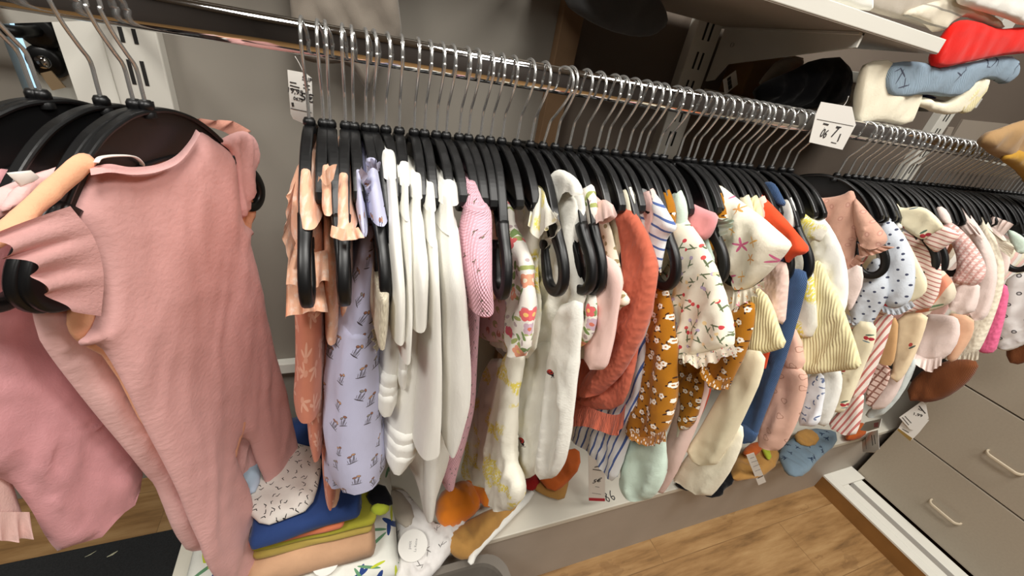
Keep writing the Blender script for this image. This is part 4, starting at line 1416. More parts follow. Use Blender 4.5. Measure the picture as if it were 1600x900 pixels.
column('baby_top', 'white top with a slanting tiered hem, in the middle of the white tops', 'top', 0.106, [
    dict(n='cuff', rows=[(276, 643, 661), (288, 640, 664), (312, 641, 665)], Yf=(None, 0.0), Yb=0.5, fold=0.05),
    dict(n='sleeve', rows=[(308, 645, 662), (335, 643, 663), (356, 643, 668), (380, 642, 671), (440, 645, 678), (520, 640, 676)], Yf=(None, 0.004), Yb=0.55, fold=0.10),
    dict(n='body', rows=[(470, 634, 668), (540, 628, 680), (600, 620, 682), (650, 610, 678), (690, 606, 672)], Yf=(0.405, 0.385), Yb=0.6),
    dict(n='hem_tier', rows=[(686, 606, 672), (704, 604, 670), (710, 606, 668)], Yf=(0.381, 0.381), Yb=0.6, fold=0.06),
    dict(n='hem_tier', rows=[(702, 604, 669), (720, 602, 664), (727, 604, 660)], Yf=(0.378, 0.378), Yb=0.6, fold=0.06),
    dict(n='hem_tier', rows=[(720, 603, 664), (736, 602, 650), (743, 606, 640)], Yf=(0.375, 0.375), Yb=0.6, fold=0.06)],
    C_white, 'the white top with a slanting hem')
column('baby_top', 'white top with a narrow rolled cuff, fourth from the left of the white tops', 'top', 0.124, [
    dict(n='cuff', rows=[(292, 666, 681), (304, 664, 683), (332, 665, 686)], Yf=(None, 0.0), Yb=0.5, fold=0.05),
    dict(n='sleeve', rows=[(328, 668, 684), (350, 668, 686), (385, 668, 689), (392, 670, 691), (450, 672, 694), (540, 668, 698), (640, 660, 700), (720, 650, 698)], Yf=(None, 0.004), Yb=0.58, fold=0.14)],
    C_white, 'the fourth white top')
column('baby_top', 'long off-white slub cotton garment with a pointed lower end under the white tops', 'romper', 0.115, [
    dict(n='body', rows=[(640, 640, 712), (690, 622, 716), (740, 640, 708), (775, 654, 695), (800, 661, 684), (818, 665, 679)], Yf=(0.40, 0.39), Yb=0.56),
    dict(n='body_fold', rows=[(560, 672, 700), (640, 668, 694), (720, 664, 690), (790, 664, 684), (816, 666, 680)], Yf=(0.385, 0.38), Yb=0.46)],
    C_white2, 'the pointed off-white garment')
column('baby_top', 'white top with a wide gathered cap sleeve, rightmost and fullest of the white tops', 'top', 0.150, [
    dict(n='cuff', rows=[(288, 690, 716), (298, 684, 722), (322, 686, 724)], Yf=(None, 0.0), Yb=0.5, fold=0.08),
    dict(n='sleeve', rows=[(312, 692, 712), (340, 691, 716), (368, 690, 722), (374, 691, 726), (440, 692, 735), (520, 690, 744), (600, 690, 746), (660, 692, 742), (700, 696, 728), (716, 700, 716)], Yf=(None, 0.004), Yb=0.55, fold=0.22)],
    C_white2, 'the fullest white top')
column('baby_pyjama', 'pink waffle pyjama with tiny flower sprigs and open sleeve, right of the white tops', 'pyjama', 0.165, [
    dict(n='cuff', rows=[(290, 726, 750), (304, 723, 758), (330, 727, 770), (338, 730, 773)], Yf=(None, 0.0), Yb=0.52, fold=0.06, cap=True),
    dict(n='sleeve', rows=[(330, 735, 768), (345, 734, 772), (400, 734, 775), (450, 737, 776), (488, 740, 778), (495, 741, 778)], Yf=(None, 0.004), Yb=0.43, fold=0.05),
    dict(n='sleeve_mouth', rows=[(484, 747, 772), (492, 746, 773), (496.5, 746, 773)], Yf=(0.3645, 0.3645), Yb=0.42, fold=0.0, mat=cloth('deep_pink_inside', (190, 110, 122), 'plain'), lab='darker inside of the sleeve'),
    dict(n='leg', rows=[(480, 738, 756), (560, 733, 752), (640, 724, 748), (700, 702, 736), (745, 692, 722), (768, 693, 716)], Yf=(0.43, 0.42), Yb=0.58)],
    C_pinkwaffle, 'the pink waffle pyjama')

# ------------------------------------------------------------------ right of the middle: left faces show
B = (-0.11, -0.09, None)
garment('baby_top', 'peach crinkle top with a rolled cap sleeve squeezed behind the pink waffle pyjama', 'top', 0.168, -2, [
    dict(n='cap_sleeve', poly=[(752, 281), (760, 277), (768, 279), (774, 300), (777, 318), (768, 322), (757, 316)], T=0.010, r=0.012, w=-0.004),
    dict(n='frill', inner=[(760, 318), (772, 345), (778, 378)], outer=[(782, 330), (790, 358), (788, 392)], w=-0.004, amp=0.006, waves=4),
    dict(n='body', poly=[(760, 300), (778, 330), (785, 365), (790, 390), (780, 430), (770, 480), ('uv', -0.08, -0.30), ('uv', -0.09, -0.10)], T=0.010)],
    C_peachdot, 'the peach crinkle top', yoke=False)
garment('baby_top', 'white blouse with a red and green flower print and slim long sleeve', 'top', 0.190, -3, [
    dict(n='sleeve', poly=[(777, 318), (783, 311), (791, 311), (797, 325), (800, 350), (815, 378), (825, 405), (829, 450), (829, 500), (826, 540), (819, 556), (808, 558), (794, 546), (797, 500), (795, 450), (790, 400), (783, 355)], T=0.013, r=0.018, w=-0.012, A=0.002),
    dict(n='body', poly=[(790, 320), (815, 400), (822, 470), (815, 525), (790, 536), (757, 534), ('uv', -0.05, -0.33), ('uv', -0.10, -0.10)], T=0.010, mat=C_floralmauve, lab='mauve flower printed body')],
    C_floral, 'the flower print blouse', yoke=False)
garment('baby_romper', 'white gauze romper with pale yellow embroidery, left of the white ladybird romper', 'romper', 0.213, -5, [
    dict(n='bodice', poly=[(800, 320), (818, 296), (833, 287), (846, 289), (856, 305), (852, 330), (848, 360), (838, 385), (832, 420), (838, 460), (845, 500), (835, 560), (800, 560), ('uv', -0.08, -0.34), ('uv', -0.10, -0.10)], T=0.013, r=0.02),
    dict(n='wing_sleeve', inner=[(836, 288), (850, 300), (856, 320)], outer=[(824, 352), (842, 372), (868, 340)], w=-0.014, dw=-0.020, amp=0.007, waves=3),
    dict(n='leg', poly=[(795, 540), (818, 545), (810, 600), (802, 660), (798, 720), (811, 752), (812, 772), (806, 790), (794, 801), (776, 790), (764, 762), (762, 725), (768, 670), (780, 600)], T=0.016, r=0.022, w=-0.010),
    dict(n='leg', poly=[(762, 560), (790, 560), (785, 640), (775, 720), (770, 765), (756, 765), (740, 752), (723, 744), (728, 700), (745, 630)], T=0.014, r=0.022, w=0.006)],
    C_yellowemb, 'the yellow embroidered romper', yoke=False)


def ladybird(m, c):
    it = []
    for cu, cv, s in ((LB[0][0], LB[0][1], 1.0), (LB[1][0], LB[1][1], 0.8)):
        it += [(cu + 0.0045 * s, cv - 0.003 * s, 0.0035 * s, 0.003 * s, 0.0, (40, 26, 30)), (cu, cv, 0.0075 * s, 0.0056 * s, 0.7, (36, 24, 28)), (cu - 0.0006, cv + 0.0008, 0.0062 * s, 0.0046 * s, 0.7, (190, 54, 40)),
               (cu + 0.001, cv + 0.001, 0.0014 * s, 0.0014 * s, 0, (40, 20, 24)), (cu - 0.003, cv - 0.001, 0.0012 * s, 0.0012 * s, 0, (40, 20, 24)), (cu - 0.001, cv - 0.002, 0.0058 * s, 0.0006 * s, 0.7, (40, 20, 24)),
               (cu + 0.008 * s, cv - 0.006 * s, 0.004 * s, 0.0005 * s, 0.6, (40, 26, 30)), (cu + 0.004 * s, cv - 0.008 * s, 0.003 * s, 0.0005 * s, 1.4, (40, 26, 30))]
    return m.marks(c, it)


f_ = Frame(peek(0.238), -16)
LB = [f_.uv(820, 686, -0.012), f_.uv(860, 582, -0.026)]
C_lady = cloth('white_cotton_ladybird', (238, 236, 226), 'gauze', ladybird, tone=0.02)
garment('baby_romper', 'white collared romper with ladybirds on its two straight legs', 'romper', 0.238, -16, [
    dict(n='bodice', poly=[(838, 310), (852, 300), (876, 296), (898, 306), (904, 330), (897, 365), (898, 400), (908, 435), (917, 462), (909, 480), (908, 530), (870, 560), (838, 555), (838, 470), (832, 420), (834, 370)], T=0.013, r=0.03, w=-0.004, A=0.007, fu=34, fv=3),
    dict(n='collar', poly=[(848, 300), (857, 277), (869, 264), (886, 267), (904, 282), (911, 304), (902, 306), (892, 298), (884, 304), (873, 336), (854, 350), (845, 330)], open=(5, 6, 7, 8, 9), T=0.010, r=0.014, w=-0.016, A=0.005),
    dict(n='front_frill', inner=[(846, 318), (842, 360), (842, 400)], outer=[(872, 334), (872, 360), (856, 384)], w=-0.018, dw=-0.026, amp=0.005, waves=2),
    dict(n='leg', poly=[(830, 530), (868, 535), (862, 580), (852, 640), (844, 700), (838, 740), (826, 748), (812, 748), (796, 741), (798, 700), (806, 640), (815, 580)], T=0.013, r=0.022, w=-0.010, A=0.004, fu=30, fv=2.5),
    dict(n='leg', poly=[(866, 480), (910, 465), (909, 500), (904, 560), (897, 630), (890, 690), (884, 716), (872, 742), (856, 751), (838, 744), (842, 700), (850, 620), (858, 560)], T=0.014, r=0.022, w=-0.020, A=0.004, fu=30, fv=2.5)],
    C_lady, 'the ladybird romper', yoke=False)
garment('baby_top', 'powder pink long-sleeved top hanging behind the black clip loops', 'top', 0.290, -5, [
    dict(n='sleeve', poly=[(940, 395), (965, 410), (973, 440), (966, 480), (956, 530), (946, 570), (940, 580), (928, 574), (914, 545), (922, 510), (932, 460), (935, 420)], T=0.011, r=0.016, w=-0.010, A=0.002),
    dict(n='shoulder', poly=[(900, 290), (906, 281), (914, 280), (925, 300), (945, 318), (964, 332), (958, 345), (935, 352), (915, 340)], T=0.008, r=0.012, w=-0.006),
    dict(n='rolled_cuff', inner=[(928, 318), (944, 312), (958, 320)], outer=[(930, 348), (948, 342), (964, 334)], w=-0.012, dw=-0.018, amp=0.003, waves=1),
    dict(n='body', poly=[(905, 300), (935, 360), (948, 440), (935, 520), ('uv', -0.08, -0.36), ('uv', -0.10, -0.10)], T=0.009)],
    C_skin, 'the powder pink top', yoke=False)
garment('baby_top', 'white top with red and green flowers, glimpsed left of the powder pink sleeve', 'top', 0.268, -4, [
    dict(n='body', poly=[(900, 440), (930, 455), (934, 480), (930, 515), (920, 535), (905, 545), ('uv', -0.06, -0.34), ('uv', -0.08, -0.12)], T=0.009)],
    C_floral, 'the hidden flowered top')
lp = garment('baby_top', 'cream spotted top fastened with a gold snap at the neck, beside the rust blouse', 'top', 0.318, -5, [
    dict(n='neck_band', poly=[(914, 292), (922, 284), (934, 282), (941, 290), (944, 305), (943, 318), (936, 322), (926, 308)], T=0.007, r=0.009, w=-0.006),
    dict(n='cuff', poly=[(962, 455), (975, 452), (984, 474), (970, 482), (958, 476)], T=0.007, r=0.009, w=-0.012),
    dict(n='body', poly=[(925, 300), (950, 340), (970, 420), (978, 470), (965, 490), ('uv', -0.07, -0.32), ('uv', -0.10, -0.10)], T=0.009)],
    C_leopard, 'the cream spotted top', yoke=False)
fs = Frame(0.318, -5)
q = fs.loc(925, 292, -0.0145)
MB().lathe([(0, 0.0030), (0.0022, 0.0028), (0.0034, 0.0018), (0.0048, 0.0012), (0.0048, -0.002)], 18, Matrix.Translation(q) @ Matrix.Rotation(math.pi / 2, 4, 'X')).build('snap_button', plain('brass', (196, 168, 70), 0.25, 1.0), lp, True)

garment('baby_blouse', 'rust crinkle blouse with a long bent sleeve and gathered hem', 'blouse', 0.345, -5, [
    dict(n='sleeve', poly=[(962, 318), (985, 320), (1000, 345), (1014, 372), (1024, 410), (1025, 440), (1018, 475), (1004, 520), (985, 560), (962, 596), (938, 617), (922, 619), (906, 612), (912, 590), (935, 565), (952, 525), (962, 480), (972, 430), (970, 370)], T=0.017, r=0.022, w=-0.018, A=0.003),
    dict(n='neck_frill', inner=[(958, 318), (972, 322), (986, 318)], outer=[(956, 294), (970, 290), (985, 294)], w=-0.012, amp=0.006, waves=4),
    dict(n='body', poly=[(955, 318), (985, 330), (1000, 420), (998, 520), (988, 600), (970, 640), (920, 640), (896, 628), ('uv', -0.06, -0.44), ('uv', -0.10, -0.10)], T=0.014, r=0.03),
    dict(n='hem_frill', inner=[(898, 622), (930, 640), (965, 648), (978, 630)], outer=[(893, 668), (922, 668), (958, 682), (972, 668)], w=-0.010, dw=-0.014, amp=0.003, waves=6)],
    C_rust, 'the rust crinkle blouse', yoke=False)
garment('baby_shirt', 'white shirt with navy stripes, short cap sleeve and curved tail, beside the rust blouse', 'shirt', 0.378, -5, [
    dict(n='sleeve', poly=[(987, 308), (996, 294), (1012, 291), (1026, 304), (1044, 332), (1059, 358), (1042, 368), (1036, 398), (1030, 427), (1018, 425), (1006, 400), (994, 350)], T=0.012, r=0.018, w=-0.012, A=0.003),
    dict(n='body', poly=[(995, 320), (1025, 400), (1020, 500), (1005, 600), (992, 660), (976, 710), (959, 757), (944, 738), (930, 712), (908, 694), (888, 682), ('uv', -0.05, -0.46), ('uv', -0.10, -0.10)], T=0.010, r=0.02, w=0.002, mat=C_bluestripe_v)],
    C_bluestripe, 'the striped shirt', yoke=False)
MUS = [dict(n='dress_body', poly=[(1010, 430), (1032, 430), (1046, 465), (1055, 520), (1058, 590), (1054, 640), (1042, 676), (1026, 690), (1006, 692), (984, 682), (988, 640), (987, 580), (992, 520), (1002, 470)], T=0.014, r=0.022)]
garment('baby_dress', 'mustard dress with white ditsy flowers and elastic hem, beside the striped shirt', 'dress', 0.402, -5, [
    dict(n='dress_body', poly=MUS[0]['poly'], T=0.016, r=0.022, w=-0.004),
    dict(n='shoulder', poly=[(1005, 320), (1030, 380), (1034, 440), (1005, 470), ('uv', -0.05, -0.25), ('uv', -0.10, -0.10)], T=0.008),
    dict(n='hem_frill', inner=[(986, 672), (1010, 682), (1040, 672)], outer=[(983, 686), (1010, 697), (1040, 690)], w=-0.018, dw=-0.020, amp=0.002, waves=5)],
    C_mustard, 'the mustard ditsy dress')
garment('baby_trousers', 'mint muslin trousers hanging low below the mustard dress', 'trousers', 0.415, -4, [
    dict(n='trousers', poly=[(1000, 640), (1034, 640), (1040, 690), (1037, 740), (1028, 768), (1012, 783), (992, 778), (978, 758), (970, 735), (980, 700), (990, 670)], T=0.018, r=0.03)],
    C_mint, 'the mint trousers')
garment('baby_blouse', 'cream blouse printed with red tulips and green stems, its sleeve ending in elastic', 'blouse', 0.438, -5, [
    dict(n='sleeve', poly=[(1040, 372), (1060, 335), (1075, 345), (1095, 372), (1113, 405), (1128, 445), (1140, 495), (1148, 535), (1140, 548), (1110, 552), (1085, 562), (1066, 556), (1062, 540), (1046, 520), (1050, 470), (1057, 430), (1046, 395)], T=0.018, r=0.03, w=-0.014, A=0.005),
    dict(n='shoulder', poly=[(1018, 298), (1028, 291), (1040, 296), (1052, 318), (1074, 342), (1080, 365), (1055, 400), (1035, 350)], T=0.009, r=0.012, w=-0.008),
    dict(n='cuff_frill', inner=[(1066, 548), (1090, 552), (1120, 546), (1146, 538)], outer=[(1066, 566), (1092, 574), (1124, 562), (1152, 552)], w=-0.022, dw=-0.024, amp=0.004, waves=5),
    dict(n='body', poly=[(1025, 310), (1080, 420), (1100, 500), (1080, 560), ('uv', -0.05, -0.36), ('uv', -0.10, -0.10)], T=0.010, w=0.002)],
    C_tulip, 'the tulip print blouse', yoke=False)
garment('baby_top', 'soft pink velour top whose wide sleeve mouth opens over the tulip blouse', 'top', 0.462, -6, [
    dict(n='sleeve', poly=[(1046, 328), (1058, 316), (1080, 317), (1104, 328), (1122, 334), (1120, 350), (1110, 370), (1098, 378), (1082, 362), (1062, 342)], T=0.013, r=0.018, w=-0.016),
    dict(n='body', poly=[(1050, 320), (1090, 370), (1100, 440), (1090, 520), ('uv', -0.05, -0.36), ('uv', -0.10, -0.10)], T=0.009)],
    C_velvet, 'the pink velour top', yoke=False)
garment('baby_blouse', 'mint muslin blouse with a frilled cap sleeve, between the pink velour and the starfish blouse', 'blouse', 0.478, -6, [
    dict(n='shoulder', poly=[(1060, 306), (1068, 298), (1082, 300), (1104, 325), (1124, 345), (1118, 372), (1095, 350)], T=0.009, r=0.012, w=-0.006),
    dict(n='cap_frill', inner=[(1104, 336), (1116, 352), (1112, 374)], outer=[(1128, 342), (1144, 346), (1136, 364)], w=-0.012, dw=-0.016, amp=0.005, waves=4),
    dict(n='body', poly=[(1070, 310), (1115, 380), (1122, 470), (1110, 540), ('uv', -0.05, -0.38), ('uv', -0.10, -0.10)], T=0.009)],
    C_mint, 'the mint blouse', yoke=False)
garment('baby_dress', 'mustard ditsy floral dress with a frilled sleeve, under the starfish blouse', 'dress', 0.487, -5, [
    dict(n='sleeve', poly=[(1120, 500), (1150, 480), (1178, 466), (1180, 500), (1168, 545), (1150, 582), (1136, 611), (1118, 606), (1102, 590), (1108, 545)], T=0.014, r=0.02, w=-0.008),
    dict(n='sleeve_frill', inner=[(1098, 570), (1118, 590), (1142, 590)], outer=[(1092, 584), (1112, 606), (1138, 610)], w=-0.016, dw=-0.020, amp=0.003, waves=3),
    dict(n='skirt', poly=[(1060, 590), (1096, 575), (1102, 600), (1092, 640), (1078, 672), (1066, 668), (1062, 640)], T=0.012, r=0.015, w=0.004),
    dict(n='body', poly=[(1085, 320), (1120, 420), (1125, 500), (1105, 580), (1075, 640), ('uv', -0.02, -0.45), ('uv', -0.10, -0.10)], T=0.008, w=0.006)],
    C_mustard, 'the second mustard dress')
garment('baby_trousers', 'light pink trousers, one long leg slanting down beside the mint pair', 'trousers', 0.500, -5, [
    dict(n='leg', poly=[(1070, 560), (1108, 570), (1110, 605), (1096, 650), (1078, 695), (1060, 735), (1046, 758), (1032, 776), (1028, 755), (1032, 710), (1050, 660), (1062, 610)], T=0.012, r=0.02)],
    C_pinktrouser, 'the light pink trousers')
garment('baby_blouse', 'cream gauze blouse with pink starfish and orange coral print', 'blouse', 0.528, -6, [
    dict(n='sleeve', poly=[(1102, 305), (1112, 291), (1124, 288), (1140, 300), (1162, 318), (1190, 338), (1215, 360), (1238, 381), (1226, 398), (1212, 414), (1200, 428), (1186, 440), (1170, 452), (1152, 452), (1142, 430), (1132, 390), (1116, 345)], T=0.026, r=0.03, w=-0.020, A=0.004),
    dict(n='cuff_frill', inner=[(1146, 452), (1168, 452), (1190, 440)], outer=[(1142, 486), (1170, 472), (1200, 440)], w=-0.022, dw=-0.026, amp=0.007, waves=5),
    dict(n='leg', poly=[(1086, 570), (1100, 578), (1086, 630), (1072, 690), (1058, 692), (1064, 640)], T=0.008, r=0.010, w=-0.02),
    dict(n='neck_tie', inner=[(1104, 300), (1112, 290), (1122, 288)], outer=[(1100, 306), (1104, 294), (1116, 282)], w=-0.014, amp=0.001, waves=1),
    dict(n='body', poly=[(1110, 300), (1160, 400), (1160, 470), (1140, 500), ('uv', 0.0, -0.34), ('uv', -0.10, -0.10)], T=0.010, w=0.004)],
    C_star, 'the starfish blouse', yoke=False)
garment('baby_trousers', 'cream cotton trousers with two long legs, hanging low left of the denim', 'trousers', 0.542, -5, [
    dict(n='leg', poly=[(1160, 545), (1198, 550), (1192, 590), (1170, 640), (1144, 690), (1113, 736), (1069, 709), (1092, 670), (1122, 620), (1145, 580)], T=0.013, r=0.02, w=-0.012),
    dict(n='leg', poly=[(1110, 640), (1160, 660), (1162, 690), (1146, 730), (1124, 762), (1107, 779), (1076, 758), (1047, 744), (1072, 716), (1092, 680)], T=0.014, r=0.022, mat=C_creamlin)],
    C_cream, 'the cream trousers')
garment('baby_top', 'cream ribbed top, smaller one, below the starfish blouse and left of the denim', 'top', 0.556, -5, [
    dict(n='body', poly=[(1165, 440), (1196, 455), (1208, 480), (1220, 515), (1231, 541), (1206, 550), (1170, 557), (1160, 530), ('uv', 0.0, -0.38), ('uv', -0.06, -0.12)], T=0.012, r=0.02, w=-0.004)],
    C_ribcream, 'the smaller ribbed top')
garment('baby_top', 'pale pink fleece top between the starfish blouse and the denim', 'top', 0.570, -6, [
    dict(n='body', poly=[(1180, 410), (1226, 405), (1234, 430), (1230, 470), (1226, 510), (1210, 500), (1196, 460), ('uv', 0.0, -0.30), ('uv', -0.08, -0.12)], T=0.012, r=0.02)],
    C_fuzz, 'the pale pink fleece')
garment('baby_top', 'bright orange red long-sleeved top with gathered shoulder', 'top', 0.592, -6, [
    dict(n='sleeve', poly=[(1160, 314), (1170, 303), (1186, 300), (1200, 313), (1224, 338), (1248, 366), (1265, 390), (1256, 398), (1242, 400), (1230, 414), (1224, 396), (1208, 368), (1184, 340)], T=0.013, r=0.016, w=-0.014, A=0.002),
    dict(n='tail', poly=[(1098, 596), (1114, 596), (1106, 626), (1092, 656), (1086, 650), (1094, 620)], T=0.006, r=0.008, w=-0.045),
    dict(n='body', poly=[(1165, 310), (1220, 390), (1215, 500), (1190, 600), ('uv', 0.02, -0.44), ('uv', -0.10, -0.10)], T=0.008)],
    C_orange, 'the orange red top', yoke=False)
garment('baby_dungarees', 'mid blue denim dungarees with a long leg and turned hem', 'dungarees', 0.616, -6, [
    dict(n='bib', poly=[(1182, 293), (1194, 284), (1208, 284), (1218, 298), (1228, 322), (1214, 322), (1194, 306)], T=0.007, r=0.01, w=-0.006),
    dict(n='leg', poly=[(1222, 420), (1258, 420), (1263, 440), (1252, 480), (1238, 530), (1220, 585), (1200, 635), (1184, 680), (1178, 692), (1160, 690), (1138, 672), (1156, 632), (1184, 580), (1206, 530), (1220, 470)], T=0.015, r=0.02, A=0.004),
    dict(n='turned_hem', poly=[(1146, 654), (1168, 664), (1186, 674), (1178, 693), (1160, 692), (1137, 673)], T=0.015, r=0.010, w=-0.003, A=0.002),
    dict(n='body', poly=[(1190, 300), (1240, 400), (1245, 440), (1225, 480), ('uv', 0.0, -0.32), ('uv', -0.10, -0.10)], T=0.008)],
    C_denim, 'the denim dungarees', yoke=False)
garment('baby_trousers', 'peach trousers printed with outlined hearts, behind the denim leg', 'trousers', 0.655, -6, [
    dict(n='leg', poly=[(1220, 560), (1254, 575), (1264, 592), (1256, 630), (1242, 668), (1226, 696), (1214, 706), (1194, 698), (1180, 688), (1196, 640), (1210, 600)], T=0.013, r=0.018),
    dict(n='waist', poly=[(1225, 500), (1250, 520), (1262, 580), (1225, 575), (1215, 540)], T=0.012, r=0.014, w=0.004)],
    C_heart, 'the heart print trousers', yoke='low')
garment('baby_blouse', 'white blouse with yellow embroidery and a winged sleeve, right of the orange red top', 'blouse', 0.672, -6, [
    dict(n='sleeve', poly=[(1212, 336), (1220, 322), (1232, 318), (1250, 328), (1272, 345), (1297, 350), (1290, 364), (1282, 380), (1270, 374), (1262, 388), (1246, 378), (1230, 356)], T=0.012, r=0.016, w=-0.012),
    dict(n='body', poly=[(1220, 335), (1268, 400), (1275, 460), (1278, 525), (1242, 530), ('uv', 0.03, -0.36), ('uv', -0.10, -0.10)], T=0.010, w=-0.002)],
    C_yellowemb, 'the yellow embroidered blouse', yoke=False)
garment('baby_top', 'cream and yellow ribbed top with a wide straight hem, right of the denim', 'top', 0.690, -8, [
    dict(n='body', poly=[(1262, 412), (1284, 405), (1298, 440), (1314, 470), (1328, 510), (1341, 548), (1348, 576), (1310, 580), (1262, 586), (1244, 582), (1238, 550), (1246, 500), (1256, 450)], T=0.013, r=0.02, w=-0.012, A=0.003)],
    C_ribcream, 'the wide ribbed top', yoke='low')
garment('baby_shirt', 'plain white shirt with a stiff upright collar', 'shirt', 0.715, -7, [
    dict(n='collar', poly=[(1240, 312), (1247, 304), (1262, 302), (1271, 312), (1274, 322), (1262, 330), (1250, 330)], T=0.009, r=0.010, w=-0.010, A=0.001),
    dict(n='body', poly=[(1248, 325), (1272, 328), (1292, 345), (1310, 375), (1322, 410), (1326, 450), (1322, 485), (1300, 520), (1280, 480), (1275, 420)], T=0.014, r=0.03)],
    C_white, 'the plain white shirt', yoke=False)
garment('baby_dress', 'white dress with tiny blue marks, low behind the heart print trousers', 'dress', 0.725, -6, [
    dict(n='skirt', poly=[(1262, 585), (1286, 580), (1290, 610), (1284, 640), (1280, 664), (1262, 668), (1243, 660), (1252, 625)], T=0.012, r=0.016)],
    C_bluetick, 'the blue marked dress', yoke='low')
garment('baby_top', 'plain pale grey-white top hanging low between the blue marked dress and the cherry print', 'top', 0.760, -6, [
    dict(n='body', poly=[(1284, 575), (1312, 572), (1318, 600), (1306, 640), (1292, 668), (1274, 662), (1272, 640), (1280, 610)], T=0.012, r=0.016)],
    C_white2, 'the pale grey-white top', yoke='low')
garment('baby_blouse', 'dusty rose blouse with embroidered dots and puffed sleeves, turned to show its front', 'blouse', 0.812, -20, [
    dict(n='front', poly=[(1256, 312), (1262, 304), (1276, 310), (1300, 308), (1318, 304), (1328, 297), (1336, 300), (1340, 330), (1338, 380), (1332, 420), (1322, 436), (1314, 420), (1300, 372), (1276, 338)], T=0.011, r=0.02, w=-0.006),
    dict(n='sleeve', poly=[(1334, 306), (1345, 318), (1362, 338), (1378, 356), (1388, 372), (1382, 384), (1366, 388), (1350, 386), (1338, 372), (1332, 340)], T=0.018, r=0.03, w=-0.012, A=0.006),
    dict(n='cuff_frill', inner=[(1340, 380), (1358, 390), (1380, 384)], outer=[(1342, 400), (1366, 398), (1398, 386)], w=-0.016, amp=0.004, waves=5),
    dict(n='peplum', inner=[(1316, 420), (1328, 412), (1338, 398)], outer=[(1326, 434), (1340, 424), (1352, 402)], w=-0.010, dw=-0.016, amp=0.005, waves=4)],
    C_dusty, 'the dusty rose blouse', yoke=False)
garment('baby_top', 'pale mauve-grey plain top showing under the dusty rose blouse', 'top', 0.800, -8, [
    dict(n='body', poly=[(1318, 425), (1346, 410), (1350, 440), (1338, 470), (1326, 490), (1320, 470), ('uv', 0.05, -0.28), ('uv', -0.08, -0.12)], T=0.010)],
    C_offpink, 'the mauve-grey top', yoke='low')
garment('baby_blouse', 'pale blue blouse with navy dots and two puffed elasticated sleeves', 'blouse', 0.905, -10, [
    dict(n='sleeve', poly=[(1352, 420), (1368, 400), (1384, 412), (1390, 440), (1386, 470), (1372, 490), (1362, 508), (1344, 506), (1324, 494), (1334, 465), (1344, 440)], T=0.018, r=0.03, w=-0.020, A=0.005),
    dict(n='sleeve', poly=[(1360, 332), (1374, 325), (1390, 340), (1410, 362), (1424, 388), (1431, 415), (1430, 450), (1422, 472), (1405, 482), (1384, 480), (1374, 440), (1366, 380)], T=0.018, r=0.035, w=-0.004, A=0.005),
    dict(n='cuff_frill', inner=[(1322, 490), (1344, 502), (1364, 502)], outer=[(1322, 500), (1344, 512), (1366, 512)], w=-0.026, amp=0.003, waves=6),
    dict(n='cuff_frill', inner=[(1376, 476), (1400, 482), (1424, 470)], outer=[(1380, 488), (1404, 492), (1430, 478)], w=-0.010, amp=0.003, waves=6)],
    C_bluedot, 'the blue dotted blouse', yoke=False)
garment('baby_trousers', 'cream trousers with a red cherry print hanging below the blue dotted sleeves', 'trousers', 0.900, -7, [
    dict(n='leg', poly=[(1336, 500), (1370, 505), (1368, 535), (1352, 570), (1336, 610), (1322, 642), (1308, 646), (1294, 636), (1306, 595), (1322, 550)], T=0.012, r=0.018)],
    C_cherry, 'the cherry print trousers')
garment('baby_trousers', 'red and white striped trousers with a flared frill at the bottom', 'trousers', 0.935, -7, [
    dict(n='leg', poly=[(1366, 498), (1398, 486), (1390, 520), (1376, 560), (1360, 595), (1350, 618), (1334, 624), (1328, 610), (1344, 570), (1358, 530)], T=0.011, r=0.016, w=-0.006),
    dict(n='leg_flare', poly=[(1332, 614), (1350, 612), (1348, 640), (1342, 666), (1334, 683), (1312, 674), (1291, 664), (1306, 646), (1322, 628)], T=0.012, r=0.016, w=-0.008, A=0.006)],
    C_redstripe, 'the red striped trousers')
garment('baby_dress', 'pale yellow collared dress with tiny red cherries on its yoke', 'dress', 0.955, -10, [
    dict(n='yoke', poly=[(1384, 322), (1392, 314), (1402, 318), (1408, 326), (1436, 322), (1452, 328), (1470, 346), (1476, 356), (1458, 364), (1444, 376), (1426, 368), (1404, 350)], T=0.010, r=0.014, w=-0.008),
    dict(n='collar', poly=[(1384, 342), (1392, 336), (1402, 344), (1412, 354), (1404, 360), (1394, 354)], T=0.006, r=0.008, w=-0.016, mat=C_white, lab='white turned collar'),
    dict(n='skirt', poly=[(1400, 340), (1440, 420), (1450, 440), (1446, 460), (1420, 475), ('uv', 0.04, -0.32), ('uv', -0.10, -0.10)], T=0.010)],
    C_cherry, 'the pale yellow dress', yoke=False)
garment('baby_top', 'top with a fine red striped short sleeve sticking out over the black clip loops', 'top', 1.000, -10, [
    dict(n='sleeve', poly=[(1440, 374), (1456, 358), (1474, 350), (1490, 360), (1502, 367), (1490, 378), (1474, 388), (1462, 396), (1450, 386)], T=0.012, r=0.016, w=-0.012, A=0.002),
    dict(n='body', poly=[(1430, 360), (1470, 400), (1472, 450), (1450, 490), ('uv', 0.04, -0.30), ('uv', -0.10, -0.10)], T=0.009)],
    C_pinkstripe, 'the red striped sleeve top', yoke=False)
garment('baby_dress', 'sand dress with coral bands and a green trailing stem, under the black clip loops', 'dress', 1.040, -10, [
    dict(n='skirt', poly=[(1440, 432), (1470, 418), (1490, 440), (1496, 462), (1480, 478), (1450, 488), (1405, 492), (1400, 484), (1425, 470)], T=0.014, r=0.02, w=-0.010)],
    C_coralprint, 'the sand and coral dress')
